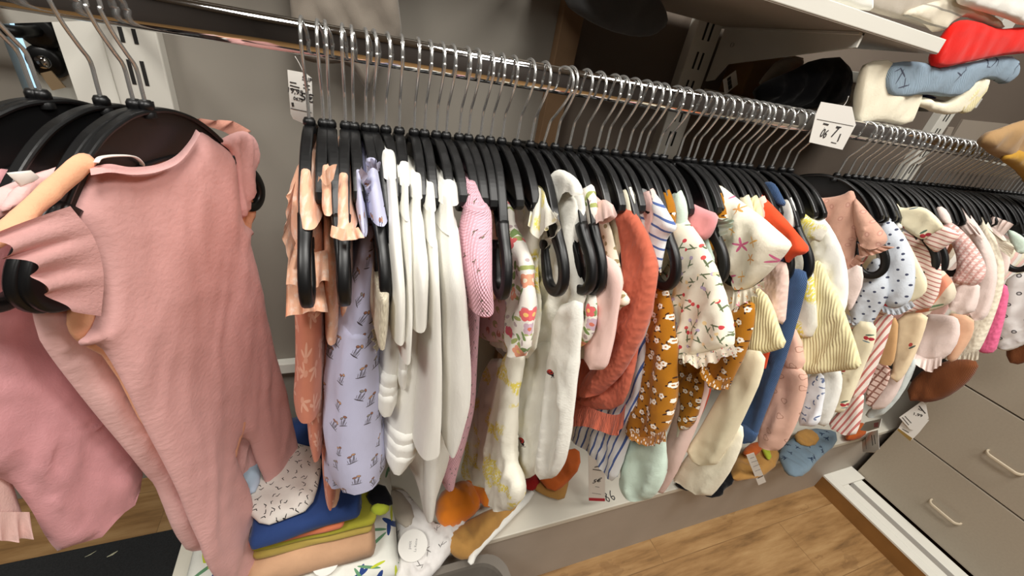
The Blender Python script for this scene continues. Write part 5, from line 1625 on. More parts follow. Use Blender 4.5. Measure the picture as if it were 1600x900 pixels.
garment('baby_dress', 'pink seersucker dress with a gingham panel curving down beside the clip loops', 'dress', 1.085, -10, [
    dict(n='panel', poly=[(1470, 352), (1484, 346), (1500, 356), (1520, 378), (1536, 402), (1543, 426), (1530, 446), (1508, 448), (1484, 440), (1496, 420), (1492, 390)], T=0.013, r=0.02, w=-0.006),
    dict(n='skirt', poly=[(1500, 440), (1532, 440), (1530, 470), (1520, 492), (1490, 486), (1480, 470)], T=0.012, r=0.016, w=-0.004, mat=C_offpink),
    dict(n='shoulder', poly=[(1458, 330), (1468, 320), (1482, 330), (1490, 352), (1474, 352)], T=0.010, r=0.012, w=-0.004, mat=C_offpink)],
    C_seer, 'the seersucker dress', yoke=False)
garment('baby_trousers', 'cream trousers with a small red flower, below the sand and coral dress', 'trousers', 1.030, -8, [
    dict(n='leg', poly=[(1402, 490), (1452, 488), (1444, 520), (1428, 560), (1412, 590), (1398, 600), (1392, 575), (1400, 530)], T=0.011, r=0.016)],
    cloth('cream_small_flower', (236, 214, 178), 'plain', lambda m, c: m.scatter(c, 18, [(0, 0, 0.08, 0.05, 0.4, (190, 80, 70)), (0.02, 0.09, 0.12, 0.03, 0, (90, 100, 90))], 0.6, seed=4, keep=0.6)), 'the small flower trousers')
garment('baby_trousers', 'tan cotton trousers wedged behind the striped leg', 'trousers', 0.985, -7, [
    dict(n='leg', poly=[(1384, 500), (1404, 495), (1402, 540), (1396, 572), (1382, 570), (1366, 562), (1376, 530)], T=0.010, r=0.014)],
    C_tan, 'the tan trousers')
garment('baby_trousers', 'pink and brown checked trousers glimpsed low behind the red striped trousers', 'trousers', 1.000, -7, [
    dict(n='leg', poly=[(1362, 565), (1392, 570), (1390, 596), (1372, 622), (1358, 640), (1350, 620)], T=0.010, r=0.014)],
    C_check, 'the checked trousers')
garment('baby_dress', 'whitish pink dress with gathered lower skirt beside the checked trousers', 'dress', 1.050, -7, [
    dict(n='skirt', poly=[(1392, 575), (1420, 560), (1412, 595), (1396, 625), (1378, 642), (1356, 634), (1368, 612)], T=0.012, r=0.016)],
    C_offpink, 'the whitish pink dress')
garment('baby_top', 'pale blue-grey top at the bottom edge beside the whitish pink dress', 'top', 1.085, -7, [
    dict(n='body', poly=[(1420, 562), (1436, 560), (1420, 600), (1400, 630), (1376, 652), (1350, 652), (1360, 636), (1396, 620)], T=0.010, r=0.012)],
    cloth('pale_blue_grey', (206, 214, 212), 'gauze'), 'the pale blue-grey top')
garment('baby_blouse', 'ivory blouse with a frilled hem hanging over the brown corduroy', 'blouse', 1.115, -9, [
    dict(n='body', poly=[(1440, 490), (1486, 492), (1500, 500), (1500, 530), (1480, 560), (1450, 566), (1424, 560), (1434, 530)], T=0.013, r=0.02),
    dict(n='hem_frill', inner=[(1424, 548), (1448, 560), (1472, 558)], outer=[(1416, 562), (1450, 580), (1470, 572)], w=-0.014, dw=-0.018, amp=0.005, waves=6)],
    C_offpink, 'the frill-hemmed ivory blouse')
garment('baby_top', 'peach tan jersey top with folded sleeves in front of the ecru dress', 'top', 1.150, -9, [
    dict(n='body', poly=[(1475, 488), (1522, 494), (1522, 520), (1508, 545), (1490, 568), (1476, 560), (1490, 530)], T=0.011, r=0.016)],
    C_peachtan, 'the peach tan top')
garment('baby_dress', 'off-white dress with frilled neck and a long pale pink panel', 'dress', 1.170, -10, [
    dict(n='body', poly=[(1484, 330), (1496, 318), (1512, 330), (1532, 356), (1552, 390), (1560, 425), (1552, 470), (1540, 500), (1520, 500), (1512, 470), (1530, 440), (1530, 400), (1510, 360)], T=0.013, r=0.02),
    dict(n='neck_frill', inner=[(1496, 350), (1510, 346), (1526, 356)], outer=[(1512, 368), (1530, 366), (1540, 376)], w=-0.014, amp=0.005, waves=4)],
    C_offpink, 'the off-white dress')
garment('baby_dress', 'ecru seersucker dress with gathered hem beside the hot pink top', 'dress', 1.240, -10, [
    dict(n='body', poly=[(1520, 345), (1534, 335), (1548, 352), (1562, 390), (1570, 415), (1568, 450), (1556, 490), (1540, 530), (1528, 552), (1500, 556), (1480, 552), (1510, 500), (1540, 450), (1545, 400)], T=0.014, r=0.02),
    dict(n='cap_sleeve', inner=[(1540, 352), (1556, 372), (1564, 392)], outer=[(1560, 372), (1584, 384), (1578, 402)], w=-0.012, amp=0.004, waves=2),
    dict(n='hem_frill', inner=[(1480, 545), (1504, 552), (1530, 548)], outer=[(1474, 560), (1504, 568), (1528, 562)], w=-0.014, amp=0.004, waves=7)],
    C_ecru, 'the ecru seersucker dress')
garment('baby_top', 'off-white ruffle-necked top high up near the right edge beside the ecru dress', 'top', 1.275, -8, [
    dict(n='neck_frill', inner=[(1528, 346), (1550, 352), (1568, 368)], outer=[(1534, 330), (1558, 340), (1584, 350)], w=-0.004, amp=0.006, waves=5),
    dict(n='body', poly=[(1530, 350), (1560, 355), (1576, 380), (1580, 420), (1560, 440), ('uv', 0.03, -0.26), ('uv', -0.08, -0.12)], T=0.010)],
    C_offpink, 'the ruffle-necked top')
garment('baby_skirt', 'brown corduroy skirt hanging below the ivory frill near the drawers', 'skirt', 1.220, -8, [
    dict(n='skirt', poly=[(1430, 585), (1470, 566), (1505, 560), (1532, 566), (1520, 590), (1500, 608), (1478, 622), (1458, 628), (1440, 630), (1414, 618)], T=0.020, r=0.03, A=0.008)],
    C_cord, 'the brown corduroy skirt')
garment('baby_top', 'hot pink jersey top hanging between the ecru dress and the ring-dotted one', 'top', 1.300, -9, [
    dict(n='body', poly=[(1562, 440), (1578, 450), (1572, 490), (1562, 530), (1556, 550), (1540, 553), (1524, 548), (1538, 510), (1550, 470)], T=0.012, r=0.016)],
    C_hotpink, 'the hot pink top')
garment('baby_dress', 'white dress dotted with grey rings at the right edge', 'dress', 1.390, -16, [
    dict(n='skirt', poly=[(1568, 440), (1590, 425), (1630, 428), (1660, 440), (1660, 520), (1612, 532), (1588, 545), (1570, 549), (1554, 542), (1560, 490)], T=0.016, r=0.03)],
    C_ringdot, 'the ring-dotted dress')
garment('baby_top', 'mint sleeved top near the right edge above the ring-dotted dress', 'top', 1.340, -8, [
    dict(n='sleeve', poly=[(1572, 358), (1588, 362), (1612, 380), (1600, 400), (1582, 388)], T=0.010, r=0.014)],
    C_mint, 'the mint top at the right edge')
garment('baby_trousers', 'brown corduroy trousers at the right edge below the ring-dotted dress', 'trousers', 1.460, -14, [
    dict(n='leg', poly=[(1572, 540), (1612, 520), (1640, 520), (1640, 545), (1604, 566), (1586, 571), (1572, 560)], T=0.014, r=0.02)],
    C_cord, 'the brown corduroy trousers')

# the garments packed between the others, of which only slivers of shoulder and side show
rnd = random.Random(5)
FILL = [(C_white2, 'white'), (C_creamlin, 'ivory'), (C_palepink2, 'blush pink')]
ci = 0
for i, (X, o) in enumerate(HANGERS):
    if i in TAKEN or X < 0.155 or 0.70 < X < 0.86:
        continue
    mat_, cn = FILL[ci % 3]
    ci += 1
    d = rnd.uniform(-0.02, 0.02)
    side = 'middle' if X < 0.84 else 'right end'
    yw = -6 if X < 0.84 else -9
    garment('baby_top', cn + ' garment packed between its neighbours in the ' + side + ' of the row, mostly hidden', 'top', X, yw, [
        dict(n='body', poly=[('uv', 0.070, -0.06 if X < 0.84 else -0.10), ('uv', 0.080, -0.10 if X < 0.84 else -0.14), ('uv', 0.075 + d * .4, -0.20), ('uv', 0.085 + d * .5, -0.34 + d), ('uv', -0.10, -0.34 + d), ('uv', -0.09, -0.06)], T=0.009, r=0.02, step=0.010)],
        mat_, 'a hidden ' + cn + ' garment', cn + ' garments hidden in the ' + side)
# hangers are named after what they carry
for i, (X, o) in enumerate(HANGERS):
    if i in TAKEN:
        if TAKEN[i].startswith('a hidden'):
            tag(o, 'black plastic hanger carrying ' + TAKEN[i] + (' in the middle of the row' if X < 0.84 else ' at the right end of the row'), 'hanger', 'hangers of ' + TAKEN[i][2:] + (' middle' if X < 0.84 else ' right'))
        else:
            tag(o, 'black plastic clip hanger carrying ' + TAKEN[i], 'hanger', 'black clip hangers on the rail')
    elif X > 0.86:
        tag(o, 'black clip hanger in the tightly packed run at the right end of the rail', 'hanger', 'packed black hangers at the right end')
    else:
        tag(o, 'black clip hanger in the packed middle of the rail with its own garment hidden', 'hanger', 'packed black hangers in the middle')
print('free hangers', [round(X, 3) for i, (X, o) in enumerate(HANGERS) if i not in TAKEN])


# ------------------------------------------------------------------ things lying, folded or draped
def draped(name, label, cat, o, U, V, parts, mat, group=None):
    """cloth puffed about a plane (o, U, V); pixel outlines are carried onto that plane"""
    U, V = Vector(U).normalized(), Vector(V).normalized()
    W = U.cross(V)
    o = Vector(o)
    root = empty(name, o) if len(parts) > 1 else None
    for p in parts:
        SEED[0] += 1
        w = p.get('w', 0.0)
        pl_ = []
        for q in p['poly']:
            r = on_plane(q[0], q[1], o + W * w, W) - o
            pl_.append((r.dot(U), r.dot(V)))
        kw = {k: p[k] for k in ('T', 'r', 'A', 'fu', 'fv', 'micro', 'soft', 'pleat', 'crease') if k in p}
        v, f, uv = puff(pl_, p.get('open', ()), step=p.get('step', 0.008), seed=SEED[0] * 1.37, **kw)
        lift = p.get('lift', 0.0)
        v = np.array([tuple(U * a + V * c + W * (b_ + w + lift)) for a, b_, c in v])
        ob = link_mesh(p['n'] if root else name, v, f, p.get('mat', mat), root, True, uv)
        if root is None:
            ob.location = o
            root = ob
        elif 'lab' in p:
            ob['label'] = p['lab']
    return tag(root, label, cat, group)


def on_bench(px, py, z=0.30):
    return onZ(px, py, z)


HX, HY = (1, 0, 0), (0, 1, 0)


def lying(name, label, cat, poly, mat, z=0.295, T=0.018, **kw):
    c = on_bench(*poly[0], z)
    return draped(name, label, cat, c, HX, HY, [dict(n='cloth', poly=poly, T=T, r=kw.pop('r', 0.03), A=kw.pop('A', 0.006), fu=kw.pop('fu', 18), fv=kw.pop('fv', 14), **kw)], mat)


def folded(name, label, x0, x1, y0, y1, z0, z1, mat, seed, lobes=2, skew=0.0, cat='folded clothes', group='folded clothes stacked on the bench'):
    """a folded garment: layered rounded front fold, soft ends"""
    pr = []
    h = (z1 - z0)
    for k in range(lobes):
        for a in np.linspace(-80, 80, 7):
            t = math.radians(a)
            pr.append((-0.5 * h / lobes * math.cos(t) * 1.1, z0 + h * (k + 0.5) / lobes + 0.5 * h / lobes * math.sin(t)))
    top = [(s, z1 + 0.002 * math.sin(s * 30 + seed)) for s in np.linspace(0.02, (y1 - y0), 10)]
    bot = [(s, z0) for s in np.linspace((y1 - y0), 0.02, 5)]
    pr = pr + top + bot
    nx = 44
    verts, uv = [], []
    for i in range(nx):
        s = i / (nx - 1)
        e = min(s, 1 - s) / 0.06
        k = math.sqrt(max(0.0, 1 - (1 - min(1, e)) ** 2)) * 0.75 + 0.25
        x = x0 + (x1 - x0) * s
        zm = (z0 + z1) / 2
        for j, (a, z) in enumerate(pr):
            n1 = noise.noise((x * 9, j * 0.25, seed))
            yy = y0 + skew * (s - 0.5) + a + 0.006 * noise.noise((x * 14, z * 60, seed)) + (1 - k) * 0.02
            verts.append((x + 0.004 * noise.noise((z * 80, a * 20, seed + 2)), yy, zm + (z - zm) * k + 0.004 * n1))
            uv.append((x, a + z))
    m_ = len(pr)
    faces = [(i * m_ + j, i * m_ + (j + 1) % m_, (i + 1) * m_ + (j + 1) % m_, (i + 1) * m_ + j) for i in range(nx - 1) for j in range(m_)]
    faces += [tuple(range(m_))[::-1], tuple((nx - 1) * m_ + j for j in range(m_))]
    o = Vector(((x0 + x1) / 2, (y0 + y1) / 2, z0))
    ob = link_mesh(name, [Vector(v) - o for v in verts], faces, mat, None, True, uv, recalc=True)
    ob.location = o
    return tag(ob, label, cat, group)


ZT = 0.2805
Yf = 0.47
zs = [onY(500, y, Yf).z for y in (872, 846, 836, 829, 818, 800)]
xr = [onY(x, y, Yf).x for x, y in ((586, 850), (583, 832), (590, 815), (540, 812), (566, 808))]
folded('folded_shirt', 'white folded shirt scrawled with blue and green leaves, lowest and largest of the stack', -0.30, onY(622, 872, 0.45).x, 0.447, 0.72, ZT, zs[0], C_veg, 1.0, 1)
folded('folded_trousers', 'fawn folded trousers on top of the white leaf scrawl shirt', -0.19, xr[0], Yf, 0.70, zs[0], zs[1], C_fawn, 2.0, 1)
folded('folded_shirt', 'khaki yellow folded shirt between the fawn trousers and the olive lime one', -0.18, xr[1], Yf + 0.003, 0.70, zs[1], zs[2], C_khaki, 3.0, 1)
folded('folded_shirt', 'olive lime folded shirt with a frayed right corner, under the coral one', -0.18, xr[2], Yf + 0.002, 0.70, zs[2], zs[3], C_lime, 4.0, 1)
folded('folded_shirt', 'thin coral folded shirt squeezed under the royal blue one', -0.18, xr[3], Yf + 0.004, 0.70, zs[3], zs[4], C_coral, 5.0, 1)
folded('folded_shirt', 'royal blue folded shirt, near the top of the stack', -0.17, xr[4], Yf + 0.001, 0.70, zs[4], zs[5], C_royal, 6.0, 1, 0.02)
zt = zs[5] + 0.008
lying('folded_shirt', 'white shirt with black flecks lying on top of the royal blue one', 'folded clothes', [(360, 700), (420, 690), (480, 694), (504, 712), (500, 752), (486, 796), (446, 812), (412, 824), (385, 800)], C_speck, zt, 0.010, r=0.02, A=0.003)
lying('folded_trousers', 'powder blue cloth peeping out between the legs of the dusty pink romper', 'folded clothes', [(362, 690), (400, 684), (408, 720), (406, 768), (380, 778)], C_ltblue, zt + 0.014, 0.010)
lying('folded_shirt', 'bright lime sleeve end sticking out at the right of the folded stack', 'folded clothes', [(575, 795), (596, 782), (610, 784), (608, 800), (590, 806)], C_limeb, zs[3], 0.010, r=0.012)
lying('folded_trousers', 'black cotton corner sticking out behind the bright lime sleeve', 'folded clothes', [(570, 772), (598, 752), (618, 788), (600, 792), (580, 790)], C_blackcl, zs[3] + 0.004, 0.010, r=0.012)
lying('crumpled_cloth', 'mustard scrap of cloth poking out left of the folded stack', 'cloth', [(300, 905), (306, 872), (318, 862), (334, 876), (330, 905)], C_orangeb, 0.31, 0.014)
lying('crumpled_shirt', 'white crumpled shirt with pencil sketch print, between the stack and the orange hat', 'shirt', [(604, 770), (630, 762), (655, 792), (690, 826), (735, 806), (722, 842), (694, 878), (664, 912), (612, 915), (622, 860), (618, 810)], C_lilacprint, 0.298, 0.020, A=0.010, fu=30, fv=24)
lying('crumpled_trousers', 'warm grey cloth crumpled behind the folded stack beside the black corner', 'trousers', [(600, 770), (622, 762), (650, 800), (640, 830), (614, 812)], C_grey, 0.318, 0.014)
lying('knitted_hat', 'bright orange fleece hat lying crumpled under the pointed off-white garment', 'hat', [(682, 776), (712, 752), (740, 752), (753, 778), (748, 800), (722, 816), (698, 825), (680, 812)], C_orangeb, 0.315, 0.034, r=0.06, A=0.010)
lying('crumpled_shirt', 'second orange cloth behind the orange fleece hat', 'shirt', [(722, 740), (768, 748), (778, 782), (760, 798), (746, 780)], C_orangeb, 0.318, 0.018)
lying('crumpled_trousers', 'camel trousers lying in a fold across the bench top', 'trousers', [(692, 846), (704, 832), (742, 806), (790, 786), (828, 766), (812, 796), (776, 832), (742, 868), (726, 876), (704, 866)], C_camel, 0.302, 0.024, r=0.035, A=0.008)
lying('crumpled_shirt', 'white strip of a sleeve hanging over the bench edge beside the camel trousers', 'shirt', [(728, 876), (738, 886), (746, 866), (790, 822), (838, 772), (828, 764), (786, 806), (744, 852)], C_white, 0.306, 0.007, r=0.01, A=0.003)
lying('folded_trousers', 'burnt orange folded trousers on the bench left of the red and white price tag', 'folded clothes', [(836, 742), (872, 706), (905, 700), (908, 730), (884, 758), (862, 771)], C_burnt, 0.312, 0.014, r=0.016, soft=1, A=0.002)
lying('folded_trousers', 'khaki brown cloth flattened under the burnt orange trousers', 'folded clothes', [(830, 762), (850, 740), (890, 745), (886, 766), (880, 784), (850, 774)], C_camel, 0.291, 0.009, r=0.012)
lying('crumpled_shirt', 'dark red scrap of cloth between the ladybird romper and the burnt orange trousers', 'shirt', [(816, 752), (836, 735), (846, 750), (836, 766), (822, 764)], cloth('dark_red', (150, 32, 30)), 0.298, 0.010)
lying('crumpled_trousers', 'navy black cloth on the bench under the cream trousers', 'trousers', [(1052, 752), (1090, 745), (1126, 740), (1145, 735), (1147, 756), (1130, 766), (1128, 777), (1108, 778), (1095, 768), (1066, 766)], C_blackcl, 0.290, 0.010, r=0.014)
lying('folded_trousers', 'camel folded cloth on the bench under the heart print trousers', 'folded clothes', [(1140, 748), (1146, 716), (1176, 694), (1214, 690), (1218, 724), (1190, 746), (1160, 752)], C_camel, 0.300, 0.018, r=0.03)
lying('folded_trousers', 'burnt orange strap lying on the camel cloth', 'folded clothes', [(1158, 706), (1176, 690), (1196, 694), (1184, 712), (1168, 716)], C_burnt, 0.326, 0.008, r=0.01)
lying('folded_shirt', 'lime green cord end beside the burnt orange strap', 'folded clothes', [(1186, 690), (1194, 690), (1207, 712), (1202, 720), (1192, 706)], C_limeb, 0.326, 0.006, r=0.008)
lying('crumpled_shirt', 'grey blue shirt with dark sprigs hanging over the bench edge at the right', 'shirt', [(1214, 708), (1232, 688), (1262, 668), (1306, 674), (1308, 694), (1280, 716), (1258, 744), (1238, 745), (1222, 728)], C_bluefl, 0.298, 0.016, A=0.006)
lying('crumpled_shirt', 'ochre cloth lying on the grey blue sprigged shirt', 'shirt', [(1240, 676), (1264, 668), (1282, 684), (1272, 698), (1246, 694)], C_camel, 0.318, 0.008, r=0.012)
lying('crumpled_shirt', 'orange cloth end under the flared frill of the red striped trousers', 'shirt', [(1318, 686), (1328, 664), (1350, 660), (1356, 676), (1340, 688)], C_burnt, 0.30, 0.012, r=0.014)

# dark clothes and box seen between rail and shelf
sc_ = onY(1240, 130, 0.62)
draped('folded_jacket', 'black folded jacket with a small red label on the little shelf behind the rail', 'jacket', onY(1240, 130, 0.60), HX, (0, 0, 1), [
    dict(n='jacket', poly=[(1180, 162), (1186, 138), (1202, 124), (1240, 110), (1270, 92), (1326, 88), (1322, 140), (1316, 160), (1290, 168), (1230, 172)], T=0.03, r=0.05),
    dict(n='woven_label', poly=[(1278, 104), (1287, 103), (1282, 124), (1273, 122)], T=0.001, r=0.002, w=0.0, lift=-0.031, mat=C_red, soft=0, A=0, step=0.004, lab='small red woven label')], C_blackcl)
draped('folded_shirt', 'grey folded shirt tucked behind the black jacket', 'folded clothes', onY(1215, 112, 0.66), HX, (0, 0, 1), [
    dict(n='shirt', poly=[(1180, 134), (1196, 116), (1218, 90), (1258, 88), (1246, 110), (1206, 128)], T=0.015, r=0.02)], C_grey)
bx = MB().box(0.735, 0.86, 0.69, 0.752, H - 0.0098, H + 0.075, 0.002)
bo = bx.build('cardboard_box', M_card)
tag(bo, 'brown cardboard box with a white barcode label on the little shelf', 'box')
lq = [onY(x, y, 0.688) for x, y in ((1130, 125), (1150, 110), (1153, 132), (1133, 148))]
pm = MB().add(lq + [q + Vector((0, 0.0012, 0)) for q in lq], [(0, 1, 2, 3), (7, 6, 5, 4), (0, 4, 5, 1), (1, 5, 6, 2), (2, 6, 7, 3), (3, 7, 4, 0)])
lo_ = pm.build('barcode_label', M_paper, bo)
bars = MB()
a0, b0 = lq[0] * 0.72 + lq[1] * 0.28, lq[3] * 0.72 + lq[2] * 0.28
a1, b1 = lq[0] * 0.45 + lq[1] * 0.55, lq[3] * 0.45 + lq[2] * 0.55
for k in range(8):
    t = 0.15 + 0.7 * k / 7
    p0, p1 = a0.lerp(b0, t), a1.lerp(b1, t)
    bars.sweep([p0 + Vector((0, -0.0006, 0)), p1 + Vector((0, -0.0006, 0))], rrect(0.0003, 0.0012 if k % 3 else 0.002, 0.0002, 1), up=Vector((0, 1, 0)))
bars.build('barcode', M_ink, lo_)
for ob_ in (bo,):
    pass

# clothes draped from the shelves
SH = 'clothes piled over the edge of the right wall shelf'
VZ = (0, 0, 1)


def overshelf(name, label, cat, Y, parts, mat):
    c = onY(*parts[0]['poly'][0], Y)
    return draped(name, label, cat, c, HX, VZ, parts, mat, SH)


overshelf('hanging_trousers', 'cream trousers draped over the shelf edge with a pale yellow elastic waistband', 'trousers', 0.512, [
    dict(n='leg', poly=[(1334, 192), (1338, 150), (1345, 112), (1356, 96), (1396, 92), (1402, 120), (1440, 140), (1432, 165), (1416, 198), (1366, 188), (1345, 194)], T=0.011, r=0.013, crease=0.004, pleat=0.3, A=0.004),
    dict(n='flap', poly=[(1422, 164), (1432, 152), (1448, 152), (1466, 160), (1484, 158), (1506, 136), (1530, 118), (1548, 122), (1530, 146), (1504, 172), (1482, 180), (1458, 176), (1440, 168)], T=0.011, r=0.013, crease=0.004, pleat=0.3, A=0.004),
    dict(n='waistband', poly=[(1488, 172), (1504, 179), (1520, 164), (1544, 134), (1534, 126), (1512, 146)], T=0.008, r=0.008, w=-0.0, lift=0.0, mat=C_ribcream, lab='pale yellow elastic waistband')], C_creamlin)
overshelf('hanging_shirt', 'light chambray shirt with dark pen drawings hanging over the shelf edge under the red cloth', 'shirt', 0.508, [
    dict(n='shirt', poly=[(1384, 152), (1378, 130), (1386, 104), (1400, 96), (1440, 96), (1470, 106), (1520, 96), (1560, 88), (1588, 88), (1592, 108), (1584, 122), (1566, 134), (1546, 122), (1524, 126), (1500, 148), (1478, 152), (1440, 146), (1410, 152)], T=0.011, r=0.013, crease=0.004, pleat=0.3, A=0.005),
    dict(n='navy_trim', poly=[(1392, 154), (1420, 146), (1446, 146), (1476, 153), (1470, 157), (1440, 151), (1416, 154)], T=0.004, r=0.004, w=0.0, lift=-0.012, mat=C_navy, lab='navy trim')], C_chambray)
overshelf('folded_shirt', 'bright red folded shirt on the right wall shelf', 'folded clothes', 0.500, [
    dict(n='shirt', poly=[(1454, 108), (1456, 86), (1472, 58), (1488, 36), (1504, 30), (1530, 34), (1560, 46), (1600, 42), (1640, 40), (1640, 82), (1580, 84), (1540, 92), (1500, 100)], T=0.011, r=0.013, crease=0.004, pleat=0.3, A=0.004)], C_red)
overshelf('folded_blanket', 'beige folded blanket with fine grey lines on top of the red shirt', 'blanket', 0.506, [
    dict(n='blanket', poly=[(1406, 24), (1430, 10), (1470, 0), (1500, -6), (1530, 10), (1572, 38), (1560, 48), (1530, 36), (1504, 24), (1484, 34), (1460, 54), (1446, 38), (1424, 30)], T=0.011, r=0.013, crease=0.004, pleat=0.3, A=0.004)], cloth('beige_lined', (214, 204, 184), 'plain', lambda m, c: m.stripes(c, (150, 144, 132), 0.02, 0.12, 1)))
overshelf('folded_shirt', 'white cloth at the top right corner lying above the beige blanket', 'folded clothes', 0.494, [
    dict(n='shirt', poly=[(1488, 4), (1500, -30), (1650, -40), (1650, 44), (1600, 42), (1560, 26), (1520, 14)], T=0.011, r=0.013, crease=0.004, pleat=0.3, A=0.005)], C_white)
overshelf('folded_shirt', 'off-white cloth with a dark fold behind the shelf corner', 'folded clothes', 0.52, [
    dict(n='shirt', poly=[(1340, 12), (1366, -20), (1480, -30), (1480, 30), (1460, 50), (1420, 34), (1380, 26)], T=0.011, r=0.013, crease=0.004, pleat=0.3, A=0.006)], C_grey)
draped('folded_shirt', 'white folded cloth lying on the near corner of the top right shelf', 'folded clothes', onY(1310, 0, 0.50), HX, VZ, [
    dict(n='shirt', poly=[(1285, -2), (1280, -40), (1350, -40), (1364, 8), (1356, 20)], T=0.011, r=0.013, crease=0.004, pleat=0.3, A=0.002)], C_white)
draped('hanging_coat', 'tan garment hanging over the rail at the right edge of the picture', 'coat', onY(1580, 220, 0.44), HX, VZ, [
    dict(n='coat', poly=[(1530, 226), (1544, 208), (1576, 196), (1604, 186), (1660, 176), (1660, 236), (1606, 240), (1576, 254), (1548, 242)], T=0.014, r=0.02, A=0.006)], cloth('tan_coat', (160, 128, 88), 'plain'))
draped('hanging_shirt', 'ochre garment below the tan one at the right edge of the picture', 'shirt', onY(1600, 250, 0.43), HX, VZ, [
    dict(n='shirt', poly=[(1562, 246), (1590, 232), (1660, 226), (1660, 306), (1604, 292), (1592, 272), (1574, 258)], T=0.014, r=0.02, A=0.006)], C_olive)
draped('hanging_coat', 'taupe cloth hanging down the wall behind the left part of the rail', 'coat', onY(530, 60, 0.72), HX, VZ, [
    dict(n='coat', poly=[(440, -215), (450, -70), (454, 30), (462, 90), (500, 100), (545, 98), (566, 130), (575, 147), (583, 122), (606, 92), (629, 60), (622, 0), (612, -80), (600, -200)], T=0.012, r=0.02, A=0.006, step=0.009)], cloth('taupe_coat', (128, 119, 108), 'plain'))
draped('hanging_shirt', 'slate grey cloth hanging in shadow behind the middle of the rail', 'shirt', onY(960, 20, 0.66), HX, VZ, [
    dict(n='shirt', poly=[(850, -90), (880, 6), (910, 28), (950, 48), (990, 58), (1022, 56), (1046, 38), (1040, 10), (1010, -30)], T=0.010, r=0.02, A=0.004)], C_darkgrey)


# ------------------------------------------------------------------ paper tags
def paper(name, label, fr, quad, lines=(), bars=(), string=None, strip=None, cat='price tag', group=None, soft=0):
    """fr: Frame; quad: pixel outline; lines: (text, px, py, height m, turn deg); bars: pixel pairs of small print"""
    o = fr.o
    near = -1.0 if fr.w.dot(Vector((0, 0, H)) - fr.o) < 0 else 1.0
    P = [fr.poly([q])[0] for q in quad]
    t = 0.0007
    mb = MB()
    mb.prism(P, (fr.u, Vector((0, 0, 1)), fr.w), -fr.w * t / 2, t)
    root = mb.build(name, M_paper)
    root.location = o
    tag(root, label, cat, group)
    ink = MB()
    off = fr.w * near * (t / 2 + 0.0003)
    U = fr.u if fr.u.cross(Vector((0, 0, 1))).dot(fr.w * near) > 0 else -fr.u
    for s, px, py, hgt, turn in lines:
        v, f = text_mesh(s, hgt, 0.0002, hgt * 0.015)
        c = fr.poly([(px, py)])[0]
        a = math.radians(turn)
        X_ = U * math.cos(a) + Vector((0, 0, 1)) * math.sin(a)
        Y_ = -U * math.sin(a) + Vector((0, 0, 1)) * math.cos(a)
        base = fr.u * c[0] + Vector((0, 0, 1)) * c[1] + off
        ink.add([base + X_ * q.x + Y_ * q.y + fr.w * near * q.z for q in v], f)
    for (x0, y0, x1, y1, w) in bars:
        a, b_ = fr.poly([(x0, y0), (x1, y1)])
        ink.sweep([fr.u * a[0] + Vector((0, 0, a[1])) + off, fr.u * b_[0] + Vector((0, 0, b_[1])) + off], rrect(0.0002, w, 0.0001, 1), up=fr.w)
    if ink.v:
        ink.build('print', M_ink, root)
    if strip:
        S = [fr.poly([q])[0] for q in strip[0]]
        sm = MB()
        sm.prism(S, (fr.u, Vector((0, 0, 1)), fr.w), fr.w * near * (t / 2 + 0.0001) - fr.w * 0.0002, 0.0004)
        sm.build('colour_strip', strip[1], root)
    if string:
        sp = MB().sweep([Vector(fr.u * a + Vector((0, 0, b_))) for a, b_ in smooth_path([fr.poly([q])[0] for q in string], 4)], circ(0.0004, 6), up=fr.w)
        sp.build('string', M_paper, root, True)
    return root


class YFrame(Frame):
    """a plane facing the shop at depth Y, turned by yaw"""

    def __init__(self, px, py, Y, turn=0.0):
        a = math.radians(turn)
        self.o = onY(px, py, Y)
        self.u = Vector((math.cos(a), math.sin(a), 0))
        self.w = Vector((math.sin(a), -math.cos(a), 0))


paper('price_tag', 'large white price tag dangling behind the first hook of the packed row', YFrame(468, 150, 0.56), [(449, 109), (477, 114), (487, 122), (490, 193), (472, 192), (458, 186), (454, 178)],
      [('19,95', 461, 143, 0.0075, -8), ('5€', 480, 153, 0.012, -8), ('0675', 466, 155, 0.005, -8), ('SLIP', 480, 124, 0.006, -8)],
      [(453, 128, 463, 130, 0.0006), (453, 133, 468, 137, 0.0006), (453, 138, 468, 141, 0.0006), (474, 132, 484, 134, 0.0006), (474, 137, 484, 140, 0.0006), (454, 169, 487, 176, 0.0003), (457, 160, 458, 166, 0.0012)],
      string=[(461, 88), (468, 100), (474, 113)])
paper('price_tag', 'mauve-white price tag hanging in front of the rail between the two packed runs of hangers', YFrame(1300, 200, 0.484, 4), [(1283, 159), (1331, 167), (1337, 195), (1316, 234), (1264, 222), (1274, 180)],
      [('06', 1287, 209, 0.018, -6), ('7', 1304, 207, 0.024, -6)],
      [(1286, 193, 1294, 195, 0.0012), (1298, 222, 1306, 224, 0.0006), (1313, 209, 1308, 221, 0.0016), (1309, 198, 1314, 199, 0.0008), (1276, 186, 1333, 197, 0.0003)], string=[(1312, 172), (1322, 160), (1326, 150)])
paper('price_tag', 'white price tag with a red lower edge hanging below the striped shirt', YFrame(932, 740, 0.455, 0), [(919, 700), (946, 705), (945, 783), (920, 782)],
      [('5€', 933, 751, 0.021, 0), ('SIZE', 932, 729, 0.006, 0)], [(926, 733, 940, 735, 0.0012), (930, 760, 936, 761, 0.0006), (925, 770, 939, 772, 0.0004)],
      strip=([(920, 777.5), (945, 778.5), (945, 783), (920, 782)], plain('red_strip', (176, 30, 52), 0.6)))
